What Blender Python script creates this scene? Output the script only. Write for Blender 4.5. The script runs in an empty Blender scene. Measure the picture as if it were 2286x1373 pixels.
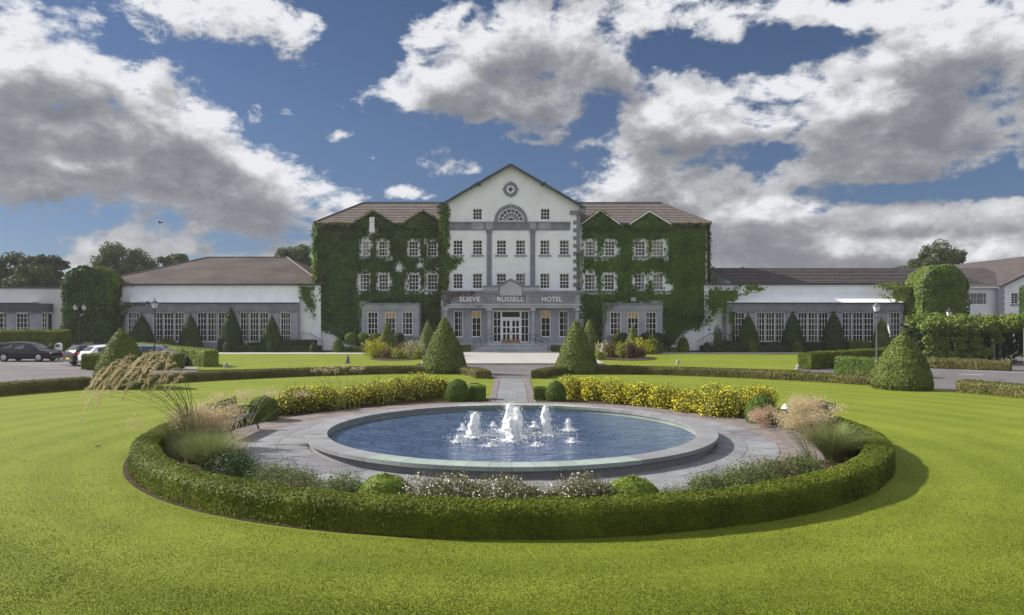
import bpy, math, random
import numpy as np
from mathutils import Vector, Matrix
random.seed(7)
RNG = np.random.default_rng(11)
SC = bpy.context.scene
COL = SC.collection
# ------------------------------------------------------------------ camera
F, HZ, CH, CX = 1635.0, 709.0, 3.3, 1143.0
cam_d = bpy.data.cameras.new('camera')
cam = bpy.data.objects.new('camera', cam_d)
COL.objects.link(cam)
cam.location = (0, 0, CH)
cam.rotation_euler = (math.radians(90), 0, 0)
cam_d.sensor_width = 36.0
cam_d.lens = 36.0 * F / 2286.0
cam_d.shift_y = 22.5 / 2286.0
cam_d.clip_start = 0.1
cam_d.clip_end = 3000.0
SC.camera = cam
# ------------------------------------------------------------------ exposure
SC.view_settings.view_transform = 'Standard'
SC.view_settings.look = 'None'
SC.view_settings.gamma = 1.0
SC.view_settings.use_curve_mapping = False
SC.view_settings.exposure = 1.42
SC.cycles.use_denoising = True
SC.cycles.max_bounces = 6
SC.cycles.diffuse_bounces = 3
SC.cycles.glossy_bounces = 3
SC.cycles.transparent_max_bounces = 8
SC.cycles.caustics_reflective = False
SC.cycles.caustics_refractive = False
# ------------------------------------------------------------------ sun
SUN_EL = math.radians(33)
SUN_AZ = math.atan2(-0.95, 0.27)          # clockwise from +Y
sd = Vector((math.sin(SUN_AZ) * math.cos(SUN_EL), math.cos(SUN_AZ) * math.cos(SUN_EL), math.sin(SUN_EL)))
sun_d = bpy.data.lights.new('sun', 'SUN')
sun_d.energy = 3.15
sun_d.angle = math.radians(0.6)
sun_d.color = (1.0, 0.95, 0.86)
sun = bpy.data.objects.new('sun', sun_d)
COL.objects.link(sun)
sun.rotation_euler = (-sd).to_track_quat('-Z', 'Y').to_euler()
sun.location = (-60, 20, 60)
# ------------------------------------------------------------------ world: sky with cumulus
W = bpy.data.worlds.new('World'); SC.world = W; W.use_nodes = True
nt = W.node_tree; nt.nodes.clear()

class NB:
    """tiny node builder"""
    def __init__(s, tree): s.t = tree
    def n(s, typ, **kw):
        nd = s.t.nodes.new(typ)
        for k, v in kw.items(): setattr(nd, k, v)
        return nd
    def put(s, sock, v):
        if isinstance(v, bpy.types.NodeSocket): s.t.links.new(v, sock)
        else: sock.default_value = v
    def m(s, op, a, b=0.0, c=None, clamp=False):
        nd = s.n('ShaderNodeMath', operation=op, use_clamp=clamp)
        s.put(nd.inputs[0], a); s.put(nd.inputs[1], b)
        if c is not None: s.put(nd.inputs[2], c)
        return nd.outputs[0]
    def v(s, op, a, b=(0, 0, 0), out=0):
        nd = s.n('ShaderNodeVectorMath', operation=op)
        s.put(nd.inputs[0], a)
        if op == 'SCALE': s.put(nd.inputs[3], b)
        else: s.put(nd.inputs[1], b)
        return nd.outputs[out]
    def xyz(s, x, y, z):
        nd = s.n('ShaderNodeCombineXYZ')
        for i, q in enumerate((x, y, z)): s.put(nd.inputs[i], q)
        return nd.outputs[0]
    def sep(s, v):
        nd = s.n('ShaderNodeSeparateXYZ'); s.put(nd.inputs[0], v); return nd.outputs
    def noise(s, v, scale, detail=4.0, rough=0.5, dist=0.0, lac=2.0, color=False):
        nd = s.n('ShaderNodeTexNoise')
        s.put(nd.inputs['Vector'], v); s.put(nd.inputs['Scale'], scale); s.put(nd.inputs['Detail'], detail)
        s.put(nd.inputs['Roughness'], rough); s.put(nd.inputs['Distortion'], dist); s.put(nd.inputs['Lacunarity'], lac)
        return nd.outputs['Color' if color else 'Fac']
    def ramp(s, f, lo, hi, a=0.0, b=1.0, smooth=True):
        nd = s.n('ShaderNodeMapRange', clamp=True)
        if smooth: nd.interpolation_type = 'SMOOTHSTEP'
        s.put(nd.inputs[0], f); s.put(nd.inputs[1], lo); s.put(nd.inputs[2], hi); s.put(nd.inputs[3], a); s.put(nd.inputs[4], b)
        return nd.outputs[0]
    def mix(s, f, a, b, mode='MIX'):
        nd = s.n('ShaderNodeMix', data_type='RGBA', blend_type=mode)
        s.put(nd.inputs[0], f); s.put(nd.inputs[6], a); s.put(nd.inputs[7], b)
        return nd.outputs[2]

q = NB(nt)
geo = q.n('ShaderNodeTexCoord').outputs['Generated']
d = q.v('NORMALIZE', geo)
dx, dy, dz = q.sep(d)
# angular position (azimuth, elevation) used to set the large cloud banks on the sky
az = q.m('ARCTAN2', dx, dy)
el = q.m('ARCSINE', dz)
pos = q.xyz(az, el, 0.0)

def ang(px, py):
    u = (px - CX) / F; v = (HZ - py) / F
    return math.atan(u), math.atan(v / math.sqrt(1 + u * u))

BANKS = [  # cx, cy, rx, ry, tilt deg, weight
 (60,190,150,120,10,1.0),(190,190,190,75,12,1.0),(330,205,110,55,18,.9),(90,60,90,80,0,.55),(60,300,120,70,0,.8),
 (220,300,190,70,10,1.0),(380,320,170,75,14,1.0),(470,370,170,75,16,1.0),(590,410,150,65,16,1.0),(690,445,110,42,8,1.0),(250,370,170,60,14,1.0),
 (60,400,120,55,5,1.0),(170,420,110,30,5,.9),
 (520,30,160,60,0,1.1),(600,60,95,50,0,1.0),(430,30,70,35,0,.8),
 (490,255,70,16,5,.55),(575,235,25,25,0,.5),
 (860,190,70,22,-10,.8),(960,150,80,50,-20,1.0),(1060,130,110,90,0,1.1),(1040,220,160,45,0,1.1),(1180,210,130,80,0,1.1),(1230,80,150,90,0,1.1),
 (1270,250,80,30,0,1.0),(1120,20,90,50,0,1.0),(1380,60,130,70,0,1.0),(1560,20,120,45,0,1.0),(940,85,55,30,-15,.6),(1330,160,90,60,0,.9),
 (1500,180,110,55,0,1.0),(1480,250,120,45,0,1.0),(1620,200,100,55,0,1.0),(1760,200,120,65,0,1.0),(1700,290,200,52,0,1.0),(1900,250,150,80,0,1.1),(1590,270,130,40,0,1.0),
 (2060,120,150,90,-10,1.1),(2200,110,150,95,0,1.1),(2100,220,180,90,0,1.1),(2220,320,140,75,0,1.1),(2050,350,150,55,0,1.0),(1900,340,110,50,0,.9),
 (1800,20,80,36,0,.9),(1890,35,90,25,5,.8),(1640,95,40,28,0,.8),(1540,80,45,25,0,.7),
 (1330,325,70,26,8,.9),(1420,330,90,32,8,1.0),(1190,322,30,12,0,.8),(985,365,80,32,8,.75),(905,440,60,18,0,.8),
 (1400,410,160,55,0,1.0),(1560,400,150,50,0,1.0),(1700,430,150,42,0,1.0),(1820,410,120,38,0,1.0),(1480,460,200,45,0,.9),
 (1700,520,220,52,0,.95),(1900,510,180,48,0,1.0),(2100,530,220,55,0,1.0),(2250,510,120,55,0,1.0),(1800,570,300,30,0,.9),
 (1660,120,130,38,-8,-1.6),(1490,118,70,30,0,-1.2),(1345,262,55,38,0,-1.3),(1690,352,120,20,0,-1.3),(2060,425,230,22,3,-1.7),(1500,318,45,16,0,-1.0),(2170,215,50,20,0,-1.0),
 (80,208,70,16,5,-.9),(220,215,60,16,5,-.8),(60,345,45,14,0,-.9),(1900,85,60,25,0,-.9),(1180,345,140,18,0,-.8),
 (760,300,30,14,0,.55),(690,350,26,16,0,.5),(640,240,30,14,0,.5),(1060,370,24,18,0,.5),(820,345,20,10,0,.45),(1250,300,36,16,0,.6),(1610,60,30,20,0,.6),(1740,15,60,14,0,.6),(330,60,22,22,0,.5),(200,60,30,30,0,.5),(40,480,60,14,0,.5),(1720,540,260,50,0,1.1),(2150,555,260,50,0,1.2),(1950,500,200,30,0,.8),(1500,590,300,22,0,.8),(2000,590,300,22,0,.9),
 (300,550,150,32,0,.9),(480,560,170,28,0,.9),(620,575,120,24,0,.8),(450,500,26,16,0,.8),(525,500,32,18,0,.8),(230,590,90,26,0,.8)]

grp = bpy.data.node_groups.new('cloud_density', 'ShaderNodeTree')
grp.interface.new_socket('Pos', in_out='INPUT', socket_type='NodeSocketVector')
grp.interface.new_socket('Density', in_out='OUTPUT', socket_type='NodeSocketFloat')
grp.interface.new_socket('Bank', in_out='OUTPUT', socket_type='NodeSocketFloat')
g = NB(grp)
gi = g.n('NodeGroupInput').outputs[0]; go = g.n('NodeGroupOutput')
wz = g.noise(gi, 9.0, 5.0, 0.6, color=True)
wp = g.v('ADD', gi, g.v('MULTIPLY', g.v('SUBTRACT', wz, (.5, .5, .5)), (.085, .05, 0)))
acc = None; neg = None
for cx_, cy_, rx_, ry_, tl, wt in BANKS:
    a0, e0 = ang(cx_, cy_); t = math.radians(-tl)
    rx, ry = rx_ / F, ry_ / F
    r = g.v('SUBTRACT', wp, (a0, e0, 0))
    if tl:
        u = g.v('DOT_PRODUCT', r, (math.cos(t) / rx, math.sin(t) / rx, 0), out=1)
        w_ = g.v('DOT_PRODUCT', r, (-math.sin(t) / ry, math.cos(t) / ry, 0), out=1)
        dd = g.m('ADD', g.m('MULTIPLY', u, u), g.m('MULTIPLY', w_, w_))
    else:
        r = g.v('MULTIPLY', r, (1 / rx, 1 / ry, 0))
        dd = g.v('DOT_PRODUCT', r, r, out=1)
    e = g.m('MULTIPLY', g.m('POWER', 0.42, dd), abs(wt))
    if wt < 0: neg = e if neg is None else g.m('ADD', neg, e)
    else: acc = e if acc is None else g.m('ADD', acc, e)
bank = g.m('DIVIDE', g.m('MULTIPLY', acc, 1.45), g.m('ADD', 1.0, acc))
bank = g.m('SUBTRACT', bank, g.m('MULTIPLY', neg, .42))
st = g.v('MULTIPLY', gi, (1.0, 1.9, 1.0))
n1 = g.noise(st, 7.0, 12.0, 0.62, 0.25)
n2 = g.noise(g.v('MULTIPLY', gi, (1.0, 1.5, 1.0)), 26.0, 9.0, 0.62, 0.3)
# away from the modelled banks: denser cumulus, thickened to add sky light
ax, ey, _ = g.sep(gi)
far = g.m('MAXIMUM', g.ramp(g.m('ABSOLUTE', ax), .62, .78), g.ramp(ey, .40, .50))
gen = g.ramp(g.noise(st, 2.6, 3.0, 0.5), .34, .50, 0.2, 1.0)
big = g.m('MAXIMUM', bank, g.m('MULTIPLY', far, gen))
dens = g.m('ADD', big, g.m('MULTIPLY', g.m('SUBTRACT', n1, .5), 2.3))
dens = g.m('ADD', dens, g.m('MULTIPLY', g.m('SUBTRACT', n2, .5), 1.0))
g.put(go.inputs['Density'], dens)
g.put(go.inputs['Bank'], big)
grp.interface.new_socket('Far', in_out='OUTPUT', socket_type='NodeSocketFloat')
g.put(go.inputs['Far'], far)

def dens_at(p):
    nd = q.n('ShaderNodeGroup'); nd.node_tree = grp
    q.put(nd.inputs[0], p); return nd.outputs
D0 = dens_at(pos)
D1 = dens_at(q.v('ADD', pos, (-.010, .028, 0)))
D2 = dens_at(q.v('ADD', pos, (-.022, .070, 0)))
cover = q.ramp(D0[0], .50, .84)
# light comes from upper left: the more cloud lies that way, the greyer
shade = q.m('ADD', q.m('MULTIPLY', q.ramp(D1[0], .55, 1.4), .8), q.m('MULTIPLY', q.ramp(D2[1], .42, 1.0), 1.35))
fine = q.noise(q.v('MULTIPLY', pos, (1, 1.6, 1)), 34.0, 6.0, 0.6)
shade = q.m('ADD', q.m('MULTIPLY', shade, .5), q.m('MULTIPLY', q.m('SUBTRACT', fine, .5), -.70))
thin = q.ramp(D0[0], .5, 1.2)
relief = q.m('MULTIPLY', q.m('SUBTRACT', D0[0], D1[0]), .42)
lit = q.m('ADD', q.m('SUBTRACT', .93, q.m('MULTIPLY', shade, q.m('ADD', .52, q.m('MULTIPLY', thin, .33)))), relief, clamp=True)
cr = q.n('ShaderNodeValToRGB')
cr.color_ramp.elements[0].position = 0.0; cr.color_ramp.elements[0].color = (.165, .173, .195, 1)
cr.color_ramp.elements[1].position = 1.0; cr.color_ramp.elements[1].color = (.66, .67, .69, 1)
e_ = cr.color_ramp.elements.new(.35); e_.color = (.235, .243, .262, 1)
e_ = cr.color_ramp.elements.new(.65); e_.color = (.385, .393, .408, 1)
q.put(cr.inputs[0], lit)
sky = q.n('ShaderNodeTexSky', sky_type='NISHITA', sun_disc=False)
sky.sun_elevation = SUN_EL; sky.sun_rotation = SUN_AZ % (2 * math.pi)
sky.air_density = 1.0; sky.dust_density = 0.3; sky.ozone_density = 3.0; sky.altitude = 300
SKY_STR = 0.07
CLOUD_GAIN = 0.47          # cloud radiance before exposure
hz = q.ramp(dz, 0.0, 0.42, 0.44, 0.42, smooth=False)
lowtint = q.mix(q.ramp(dz, 0.0, 0.30), (.42, .49, .66, 1), (.68, .70, .80, 1))
skc = q.v('MULTIPLY', sky.outputs[0], lowtint)
skc = q.v('SCALE', skc, hz)
# clouds outside the frame are brightened past those in view, as added fill light
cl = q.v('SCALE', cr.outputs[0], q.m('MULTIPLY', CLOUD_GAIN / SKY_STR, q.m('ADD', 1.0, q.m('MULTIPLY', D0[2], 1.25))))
# below the horizon: plain ground tone
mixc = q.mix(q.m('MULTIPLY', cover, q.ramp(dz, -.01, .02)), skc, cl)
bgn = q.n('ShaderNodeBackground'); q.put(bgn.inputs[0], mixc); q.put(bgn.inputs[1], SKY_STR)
wo = q.n('ShaderNodeOutputWorld'); nt.links.new(bgn.outputs[0], wo.inputs[0])
W.cycles.sampling_method = 'MANUAL'; W.cycles.sample_map_resolution = 512

# ------------------------------------------------------------------ pixel helpers (photo pixels -> metres)
def G(px, py):
    Y = F * CH / (py - HZ); return ((px - CX) * Y / F, Y)
def X_(px, Y): return (px - CX) * Y / F
def Z_(py, Y): return CH - (py - HZ) * Y / F
# ------------------------------------------------------------------ materials
def mat(name, col, rough=0.8, spec=0.3, metal=0.0, var=None, bump=None, island=None, transl=0.0, coat=0.0, emit=None, rnd=0.0):
    """var=(scale, amount, detail): mottling; bump=(scale,strength); island=second colour mixed per leaf"""
    m = bpy.data.materials.new(name); m.use_nodes = True
    t = m.node_tree; b = NB(t); P = t.nodes['Principled BSDF']
    P.inputs['Roughness'].default_value = rough
    P.inputs['Specular IOR Level'].default_value = spec
    P.inputs['Metallic'].default_value = metal
    P.inputs['Coat Weight'].default_value = coat
    c = tuple(col) + (1,)
    out = None
    tc = t.nodes.new('ShaderNodeTexCoord').outputs['Object']
    if island is not None:
        gi_ = t.nodes.new('ShaderNodeNewGeometry').outputs['Random Per Island']
        out = b.mix(gi_, c, tuple(island) + (1,))
    if var is not None:
        nz = b.ramp(b.noise(tc, var[0], var[2] if len(var) > 2 else 4.0, 0.6), .3, .7)
        c2 = tuple(x * (1 - var[1]) for x in col) + (1,)
        if out is None: out = b.mix(nz, c2, c)
        else: out = b.mix(1.0, out, b.mix(nz, (1 - var[1],) * 3 + (1,), (1, 1, 1, 1)), 'MULTIPLY')
    if rnd:
        orn = t.nodes.new('ShaderNodeObjectInfo').outputs['Random']; f_ = b.m('ADD', 1 - rnd, b.m('MULTIPLY', orn, rnd * 1.6))
        out = b.mix(1.0, out if out is not None else c, b.xyz(f_, f_, f_), 'MULTIPLY')
    if out is not None: t.links.new(out, P.inputs['Base Color'])
    else: P.inputs['Base Color'].default_value = c
    if bump is not None:
        bp = t.nodes.new('ShaderNodeBump'); bp.inputs['Strength'].default_value = bump[1]
        bp.inputs['Distance'].default_value = bump[2] if len(bump) > 2 else 0.02
        t.links.new(b.noise(tc, bump[0], 6.0, 0.65), bp.inputs['Height']); t.links.new(bp.outputs[0], P.inputs['Normal'])
    if emit is not None:
        P.inputs['Emission Color'].default_value = tuple(emit[0]) + (1,); P.inputs['Emission Strength'].default_value = emit[1]
    if transl > 0:
        tr = t.nodes.new('ShaderNodeBsdfTranslucent'); mx = t.nodes.new('ShaderNodeMixShader')
        if out is not None: t.links.new(out, tr.inputs[0])
        else: tr.inputs[0].default_value = c
        mx.inputs[0].default_value = transl
        t.links.new(P.outputs[0], mx.inputs[1]); t.links.new(tr.outputs[0], mx.inputs[2])
        t.links.new(mx.outputs[0], t.nodes['Material Output'].inputs[0])
    return m

M = {}
M['render_white'] = mat('white_render', (.86, .88, .92), .85, .2, var=(.6, .12, 8), bump=(30, .08))
M['grey_render'] = mat('pale_grey_render', (.62, .63, .64), .85, .2, var=(.5, .1, 6))
M['stone'] = mat('blue_grey_stone', (.36, .375, .425), .8, .25, var=(.9, .28, 8), bump=(14, .15))
M['stone_dark'] = mat('dark_grey_stone', (.235, .248, .285), .8, .25, var=(1.4, .3, 8), bump=(14, .15))
M['stone_pale'] = mat('pale_grey_stone', (.47, .485, .52), .8, .25, var=(.8, .25, 8), bump=(14, .12))
M['white'] = mat('white_paint', (.86, .86, .86), .45, .4)
M['letter'] = mat('pale_lettering', (.80, .80, .80), .4, .4)
M['interior'] = mat('dark_interior', (.035, .035, .04), .9, .1)
M['curtain'] = mat('net_curtain', (.46, .45, .42), .9, .1, var=(2, .3))
M['amber'] = mat('warm_lampshade', (.42, .27, .13), .8, .1, emit=((1.0, .6, .2), .06))
M['roof'] = mat('brown_roof_tiles', (.185, .158, .147), .85, .2, var=(1.2, .3, 8), bump=(10, .3))
M['roof_dark'] = mat('dark_roof_tiles', (.105, .090, .09), .85, .2, var=(1.3, .35, 8), bump=(10, .3))
M['roof_low'] = mat('mossy_brown_roof', (.135, .112, .105), .9, .15, var=(.25, .4, 7), bump=(12, .3))
M['lead'] = mat('dark_fascia', (.075, .078, .088), .6, .3, var=(2, .2))
M['black'] = mat('black_iron', (.018, .018, .02), .45, .5)
M['grey_iron'] = mat('grey_painted_iron', (.10, .115, .135), .5, .5)
M['lamp_glass'] = mat('milky_lamp_glass', (.78, .79, .80), .25, .5, transl=.3)
M['asphalt'] = mat('asphalt', (.135, .125, .13), .9, .2, var=(.35, .22, 9), bump=(60, .25))
M['paving_light'] = mat('pale_paving', (.36, .35, .335), .85, .2, var=(.5, .14, 8), bump=(25, .1))
M['slab'] = mat('grey_paving_slab', (.215, .222, .236), .8, .25, var=(1.7, .25, 8), bump=(30, .15), rnd=.16)
M['slab2'] = mat('worn_paving_slab', (.18, .18, .198), .8, .25, var=(1.7, .3, 8), bump=(30, .15), rnd=.16)
M['paver'] = mat('brown_block_paver', (.23, .195, .185), .85, .2, island=(.175, .15, .148), var=(1.2, .2), bump=(40, .2))
M['path_tan'] = mat('tan_path', (.25, .215, .19), .9, .2, var=(.6, .15, 8))
M['kerb'] = mat('kerb_stone', (.40, .39, .37), .85, .2, var=(1, .2))
M['soil'] = mat('bare_soil', (.085, .06, .042), .95, .1, var=(5, .5, 8), bump=(25, .9, .05))
M['coping'] = mat('grey_granite_coping', (.265, .27, .285), .65, .3, var=(1.3, .28, 8), bump=(30, .12), rnd=.14)
M['coping_green'] = mat('algae_tinted_coping', (.265, .315, .29), .65, .3, var=(1.6, .28, 8), bump=(30, .12), rnd=.14)
M['basin'] = mat('basin_render', (.25, .30, .25), .8, .3, var=(1.5, .3, 8))
M['coat'] = mat('wood_brown', (.33, .20, .10), .6, .3, var=(4, .3))
M['brick'] = mat('red_brick', (.28, .10, .065), .9, .2, var=(3, .3))
M['tyre'] = mat('tyre_rubber', (.012, .012, .013), .85, .3)
M['alloy'] = mat('alloy_wheel', (.45, .46, .48), .35, .5, metal=.7)
M['car_black'] = mat('black_car_paint', (.006, .008, .013), .22, .35, coat=.25)
M['car_white'] = mat('white_car_paint', (.70, .71, .73), .22, .5, coat=.8)
M['car_silver'] = mat('silver_car_paint', (.42, .43, .45), .25, .5, metal=.5, coat=.8)
M['car_blue'] = mat('blue_grey_car_paint', (.10, .15, .23), .22, .5, metal=.3, coat=.8)
M['car_glass'] = mat('tinted_car_glass', (.02, .025, .03), .05, .8)
M['car_red'] = mat('red_tail_lamp', (.45, .015, .015), .2, .6)
M['plate'] = mat('yellow_number_plate', (.72, .55, .04), .5, .3)
M['clear'] = mat('headlamp_lens', (.55, .58, .6), .1, .8)
M['marking'] = mat('white_road_paint', (.70, .70, .68), .8, .2, var=(4, .3))
M['statue'] = mat('weathered_stone', (.42, .40, .36), .85, .2, var=(6, .3))
M['post'] = mat('grey_weathered_wood', (.22, .21, .19), .9, .2, var=(5, .3))
M['bark'] = mat('tree_bark', (.09, .07, .05), .95, .1, var=(5, .4), bump=(12, .6, .05))
M['froth'] = mat('white_water_froth', (.90, .92, .94), .35, .5, var=(7, .08), bump=(18, .6, .05), transl=.25)
M['bird'] = mat('dark_plumage', (.03, .028, .026), .8, .2)
M['bird_pale'] = mat('brown_plumage', (.25, .17, .09), .8, .2)
# foliage (two tones per leaf)
def leafm(name, a, b, tr=.28, rough=.62, var=(1.3, .35, 4)):
    M[name] = mat(name, a, rough, .16, island=b, transl=tr, var=var)
leafm('leaf_box', (.050, .105, .014), (.20, .28, .05), .22)
leafm('leaf_box_bright', (.095, .17, .016), (.29, .36, .06), .24)
leafm('leaf_hedge', (.085, .13, .010), (.205, .235, .022), .22, var=(1.0, .45, 5))
leafm('leaf_lowhedge', (.085, .090, .020), (.24, .22, .075), .2, var=(1.2, .4, 5))
leafm('leaf_cone', (.070, .110, .016), (.25, .29, .075), .22)
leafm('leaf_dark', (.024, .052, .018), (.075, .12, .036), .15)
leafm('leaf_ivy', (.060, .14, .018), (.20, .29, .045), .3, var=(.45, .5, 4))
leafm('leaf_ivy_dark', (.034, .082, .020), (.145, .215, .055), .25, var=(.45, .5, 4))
leafm('leaf_ivy_gold', (.22, .19, .025), (.13, .17, .025), .3)
leafm('leaf_ivy_red', (.15, .05, .035), (.09, .07, .03), .3)
leafm('leaf_tree', (.038, .070, .018), (.085, .125, .035), .22, var=(.4, .4, 3))
leafm('leaf_tree_far', (.055, .090, .028), (.11, .145, .05), .2, var=(.4, .3, 3))
leafm('leaf_yellowbush', (.085, .12, .020), (.27, .27, .05), .25)
leafm('leaf_gold', (.55, .50, .035), (.38, .42, .04), .3)
leafm('leaf_lime', (.25, .32, .04), (.40, .42, .07), .3)
leafm('leaf_cream', (.55, .50, .33), (.30, .34, .16), .3)
leafm('leaf_rust', (.22, .105, .05), (.17, .17, .05), .3)
leafm('leaf_purple', (.13, .06, .07), (.17, .13, .06), .3)
leafm('leaf_sage', (.105, .155, .050), (.21, .255, .095), .25)
leafm('leaf_sage_brown', (.135, .145, .060), (.225, .225, .105), .25)
leafm('leaf_vine', (.10, .175, .025), (.27, .33, .07), .3)
leafm('flower_yellow', (.88, .76, .04), (.78, .64, .03), .25, var=None)
leafm('flower_white', (.82, .76, .70), (.70, .62, .55), .25, var=None)
leafm('flower_pink', (.55, .36, .28), (.42, .33, .2), .25, var=None)
leafm('grass_blade', (.17, .22, .07), (.30, .32, .12), .3)
leafm('straw', (.52, .42, .25), (.66, .55, .36), .3)
leafm('panicle', (.48, .38, .22), (.66, .56, .37), .35, var=None)

# lawn
def lawn_mat():
    m = bpy.data.materials.new('mown_grass'); m.use_nodes = True; t = m.node_tree; b = NB(t); P = t.nodes['Principled BSDF']
    tc = t.nodes.new('ShaderNodeTexCoord').outputs['Object']
    x, y, z = b.sep(tc)
    warp = b.v('ADD', tc, b.v('SCALE', b.noise(tc, .12, 2, color=True), 1.2))
    wx, wy, wz_ = b.sep(warp)
    r = b.m('SQRT', b.m('ADD', b.m('MULTIPLY', wx, wx), b.m('MULTIPLY', b.m('SUBTRACT', wy, 20.26), b.m('SUBTRACT', wy, 20.26))))
    stripe = b.ramp(b.m('SINE', b.m('MULTIPLY', r, 4.2)), -.5, .5)
    big = b.ramp(b.noise(tc, .22, 5, .6), .32, .68)
    mid = b.ramp(b.noise(tc, 2.1, 6, .65), .3, .7)
    streak = b.ramp(b.noise(b.v('MULTIPLY', tc, (1.0, 2.6, 1)), 7.0, 7, .7), .28, .72)
    fine = b.noise(tc, 55.0, 5, .75)
    dark = b.ramp(b.noise(b.v('MULTIPLY', tc, (.55, 1.2, 1)), .55, 5, .62, .6), .38, .62)
    c = b.mix(big, (.100, .138, .010, 1), (.178, .208, .018, 1))
    c = b.mix(b.m('MULTIPLY', dark, .55), c, (.068, .100, .005, 1))
    c = b.mix(b.m('MULTIPLY', mid, .45), c, (.115, .175, .016, 1))
    c = b.mix(b.m('MULTIPLY', streak, .38), c, (.24, .25, .035, 1))
    c = b.mix(b.m('MULTIPLY', stripe, .14), c, (.32, .36, .05, 1))
    c = b.mix(b.ramp(fine, .25, .75, .0, .45), c, (.115, .155, .008, 1))
    t.links.new(c, P.inputs['Base Color'])
    P.inputs['Roughness'].default_value = .8; P.inputs['Specular IOR Level'].default_value = .12
    bp = t.nodes.new('ShaderNodeBump'); bp.inputs['Strength'].default_value = .55; bp.inputs['Distance'].default_value = .05
    hgt = b.m('ADD', b.m('MULTIPLY', b.noise(b.v('MULTIPLY', tc, (1, 1.8, 1)), 9.0, 6, .7), 1.0), b.m('MULTIPLY', fine, .5))
    t.links.new(hgt, bp.inputs['Height']); t.links.new(bp.outputs[0], P.inputs['Normal'])
    return m
M['lawn'] = lawn_mat()

def water_mat():
    m = bpy.data.materials.new('rippled_pool_water'); m.use_nodes = True; t = m.node_tree; b = NB(t); P = t.nodes['Principled BSDF']
    tc = t.nodes.new('ShaderNodeTexCoord').outputs['Object']
    c = b.mix(b.ramp(b.noise(tc, 1.1, 4, .6), .35, .7), (.030, .056, .135, 1), (.052, .092, .165, 1))
    t.links.new(c, P.inputs['Base Color'])
    P.inputs['Roughness'].default_value = .06; P.inputs['IOR'].default_value = 1.33; P.inputs['Specular IOR Level'].default_value = .5
    bp = t.nodes.new('ShaderNodeBump'); bp.inputs['Strength'].default_value = 1.0; bp.inputs['Distance'].default_value = .16
    h = b.m('ADD', b.noise(b.v('MULTIPLY', tc, (1, 1.3, 1)), 2.6, 4, .5, .5), b.m('MULTIPLY', b.noise(tc, 11.0, 3, .5, .4), .28))
    t.links.new(h, bp.inputs['Height']); t.links.new(bp.outputs[0], P.inputs['Normal'])
    return m
M['water'] = water_mat()

def glass_mat():
    m = bpy.data.materials.new('window_glass'); m.use_nodes = True; t = m.node_tree
    t.nodes.remove(t.nodes['Principled BSDF'])
    gl = t.nodes.new('ShaderNodeBsdfGlossy'); gl.inputs['Roughness'].default_value = .03
    tr = t.nodes.new('ShaderNodeBsdfTransparent'); tr.inputs[0].default_value = (.80, .84, .86, 1)
    fr = t.nodes.new('ShaderNodeFresnel'); fr.inputs[0].default_value = 1.38
    mx = t.nodes.new('ShaderNodeMixShader')
    t.links.new(fr.outputs[0], mx.inputs[0]); t.links.new(tr.outputs[0], mx.inputs[1]); t.links.new(gl.outputs[0], mx.inputs[2])
    t.links.new(mx.outputs[0], t.nodes['Material Output'].inputs[0])
    return m
M['glass'] = glass_mat()

# ------------------------------------------------------------------ object helpers
OFF = {}
def tag(o, label=None, cat=None, group=None, kind=None):
    if label: o['label'] = label
    if cat: o['category'] = cat
    if group: o['group'] = group
    if kind: o['kind'] = kind
    return o
def thing(name, label, cat, loc=(0, 0, 0), group=None):
    o = bpy.data.objects.new(name, None); COL.objects.link(o)
    o.location = loc; o.empty_display_size = .3
    OFF[o.name] = Vector(loc)
    return tag(o, label, cat, group)
def link(name, me, parent=None, mats=()):
    o = bpy.data.objects.new(name, me); COL.objects.link(o)
    for m_ in mats:
        me.materials.append(M[m_] if isinstance(m_, str) else m_)
    if parent is not None:
        o.parent = parent; OFF[o.name] = OFF.get(parent.name, Vector((0, 0, 0)))
    else: OFF[o.name] = Vector((0, 0, 0))
    return o
def kids(o): return [c for c in bpy.data.objects if c.parent == o]
def copy_tree(o, loc=None, rotz=None, scale=None, label=None, parent=None, _map=None):
    if _map is None:
        _map = {}
        for c in bpy.data.objects:
            if c.parent: _map.setdefault(c.parent.name, []).append(c)
    c = o.copy(); COL.objects.link(c); c.parent = parent
    if loc is not None: c.location = loc
    if rotz is not None: c.rotation_euler = (0, 0, rotz)
    if scale is not None: c.scale = scale if hasattr(scale, '__len__') else (scale,) * 3
    if label: c['label'] = label
    for ch in _map.get(o.name, []): copy_tree(ch, parent=c, _map=_map)
    return c

def mesh_np(name, chunks, smooth=False):
    """chunks: (verts (n,3), faces (m,k), material index)"""
    vs, loops, starts, tot, mi, nv, nl = [], [], [], [], [], 0, 0
    for c in chunks:
        v, f = np.asarray(c[0], np.float32), np.asarray(c[1], np.int64)
        if len(f) == 0: continue
        k = f.shape[1]
        vs.append(v); loops.append((f + nv).ravel()); starts.append(nl + np.arange(len(f)) * k); tot.append(np.full(len(f), k))
        mi.append(np.full(len(f), c[2] if len(c) > 2 else 0)); nv += len(v); nl += f.size
    me = bpy.data.meshes.new(name)
    V = np.concatenate(vs); L = np.concatenate(loops); S = np.concatenate(starts)
    me.vertices.add(len(V)); me.vertices.foreach_set('co', V.ravel())
    me.loops.add(len(L)); me.loops.foreach_set('vertex_index', L.astype(np.int32))
    me.polygons.add(len(S)); me.polygons.foreach_set('loop_start', S.astype(np.int32))
    me.polygons.foreach_set('material_index', np.concatenate(mi).astype(np.int32))
    if smooth: me.polygons.foreach_set('use_smooth', np.ones(len(S), bool))
    me.update(calc_edges=True); me.validate()
    return me
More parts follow.
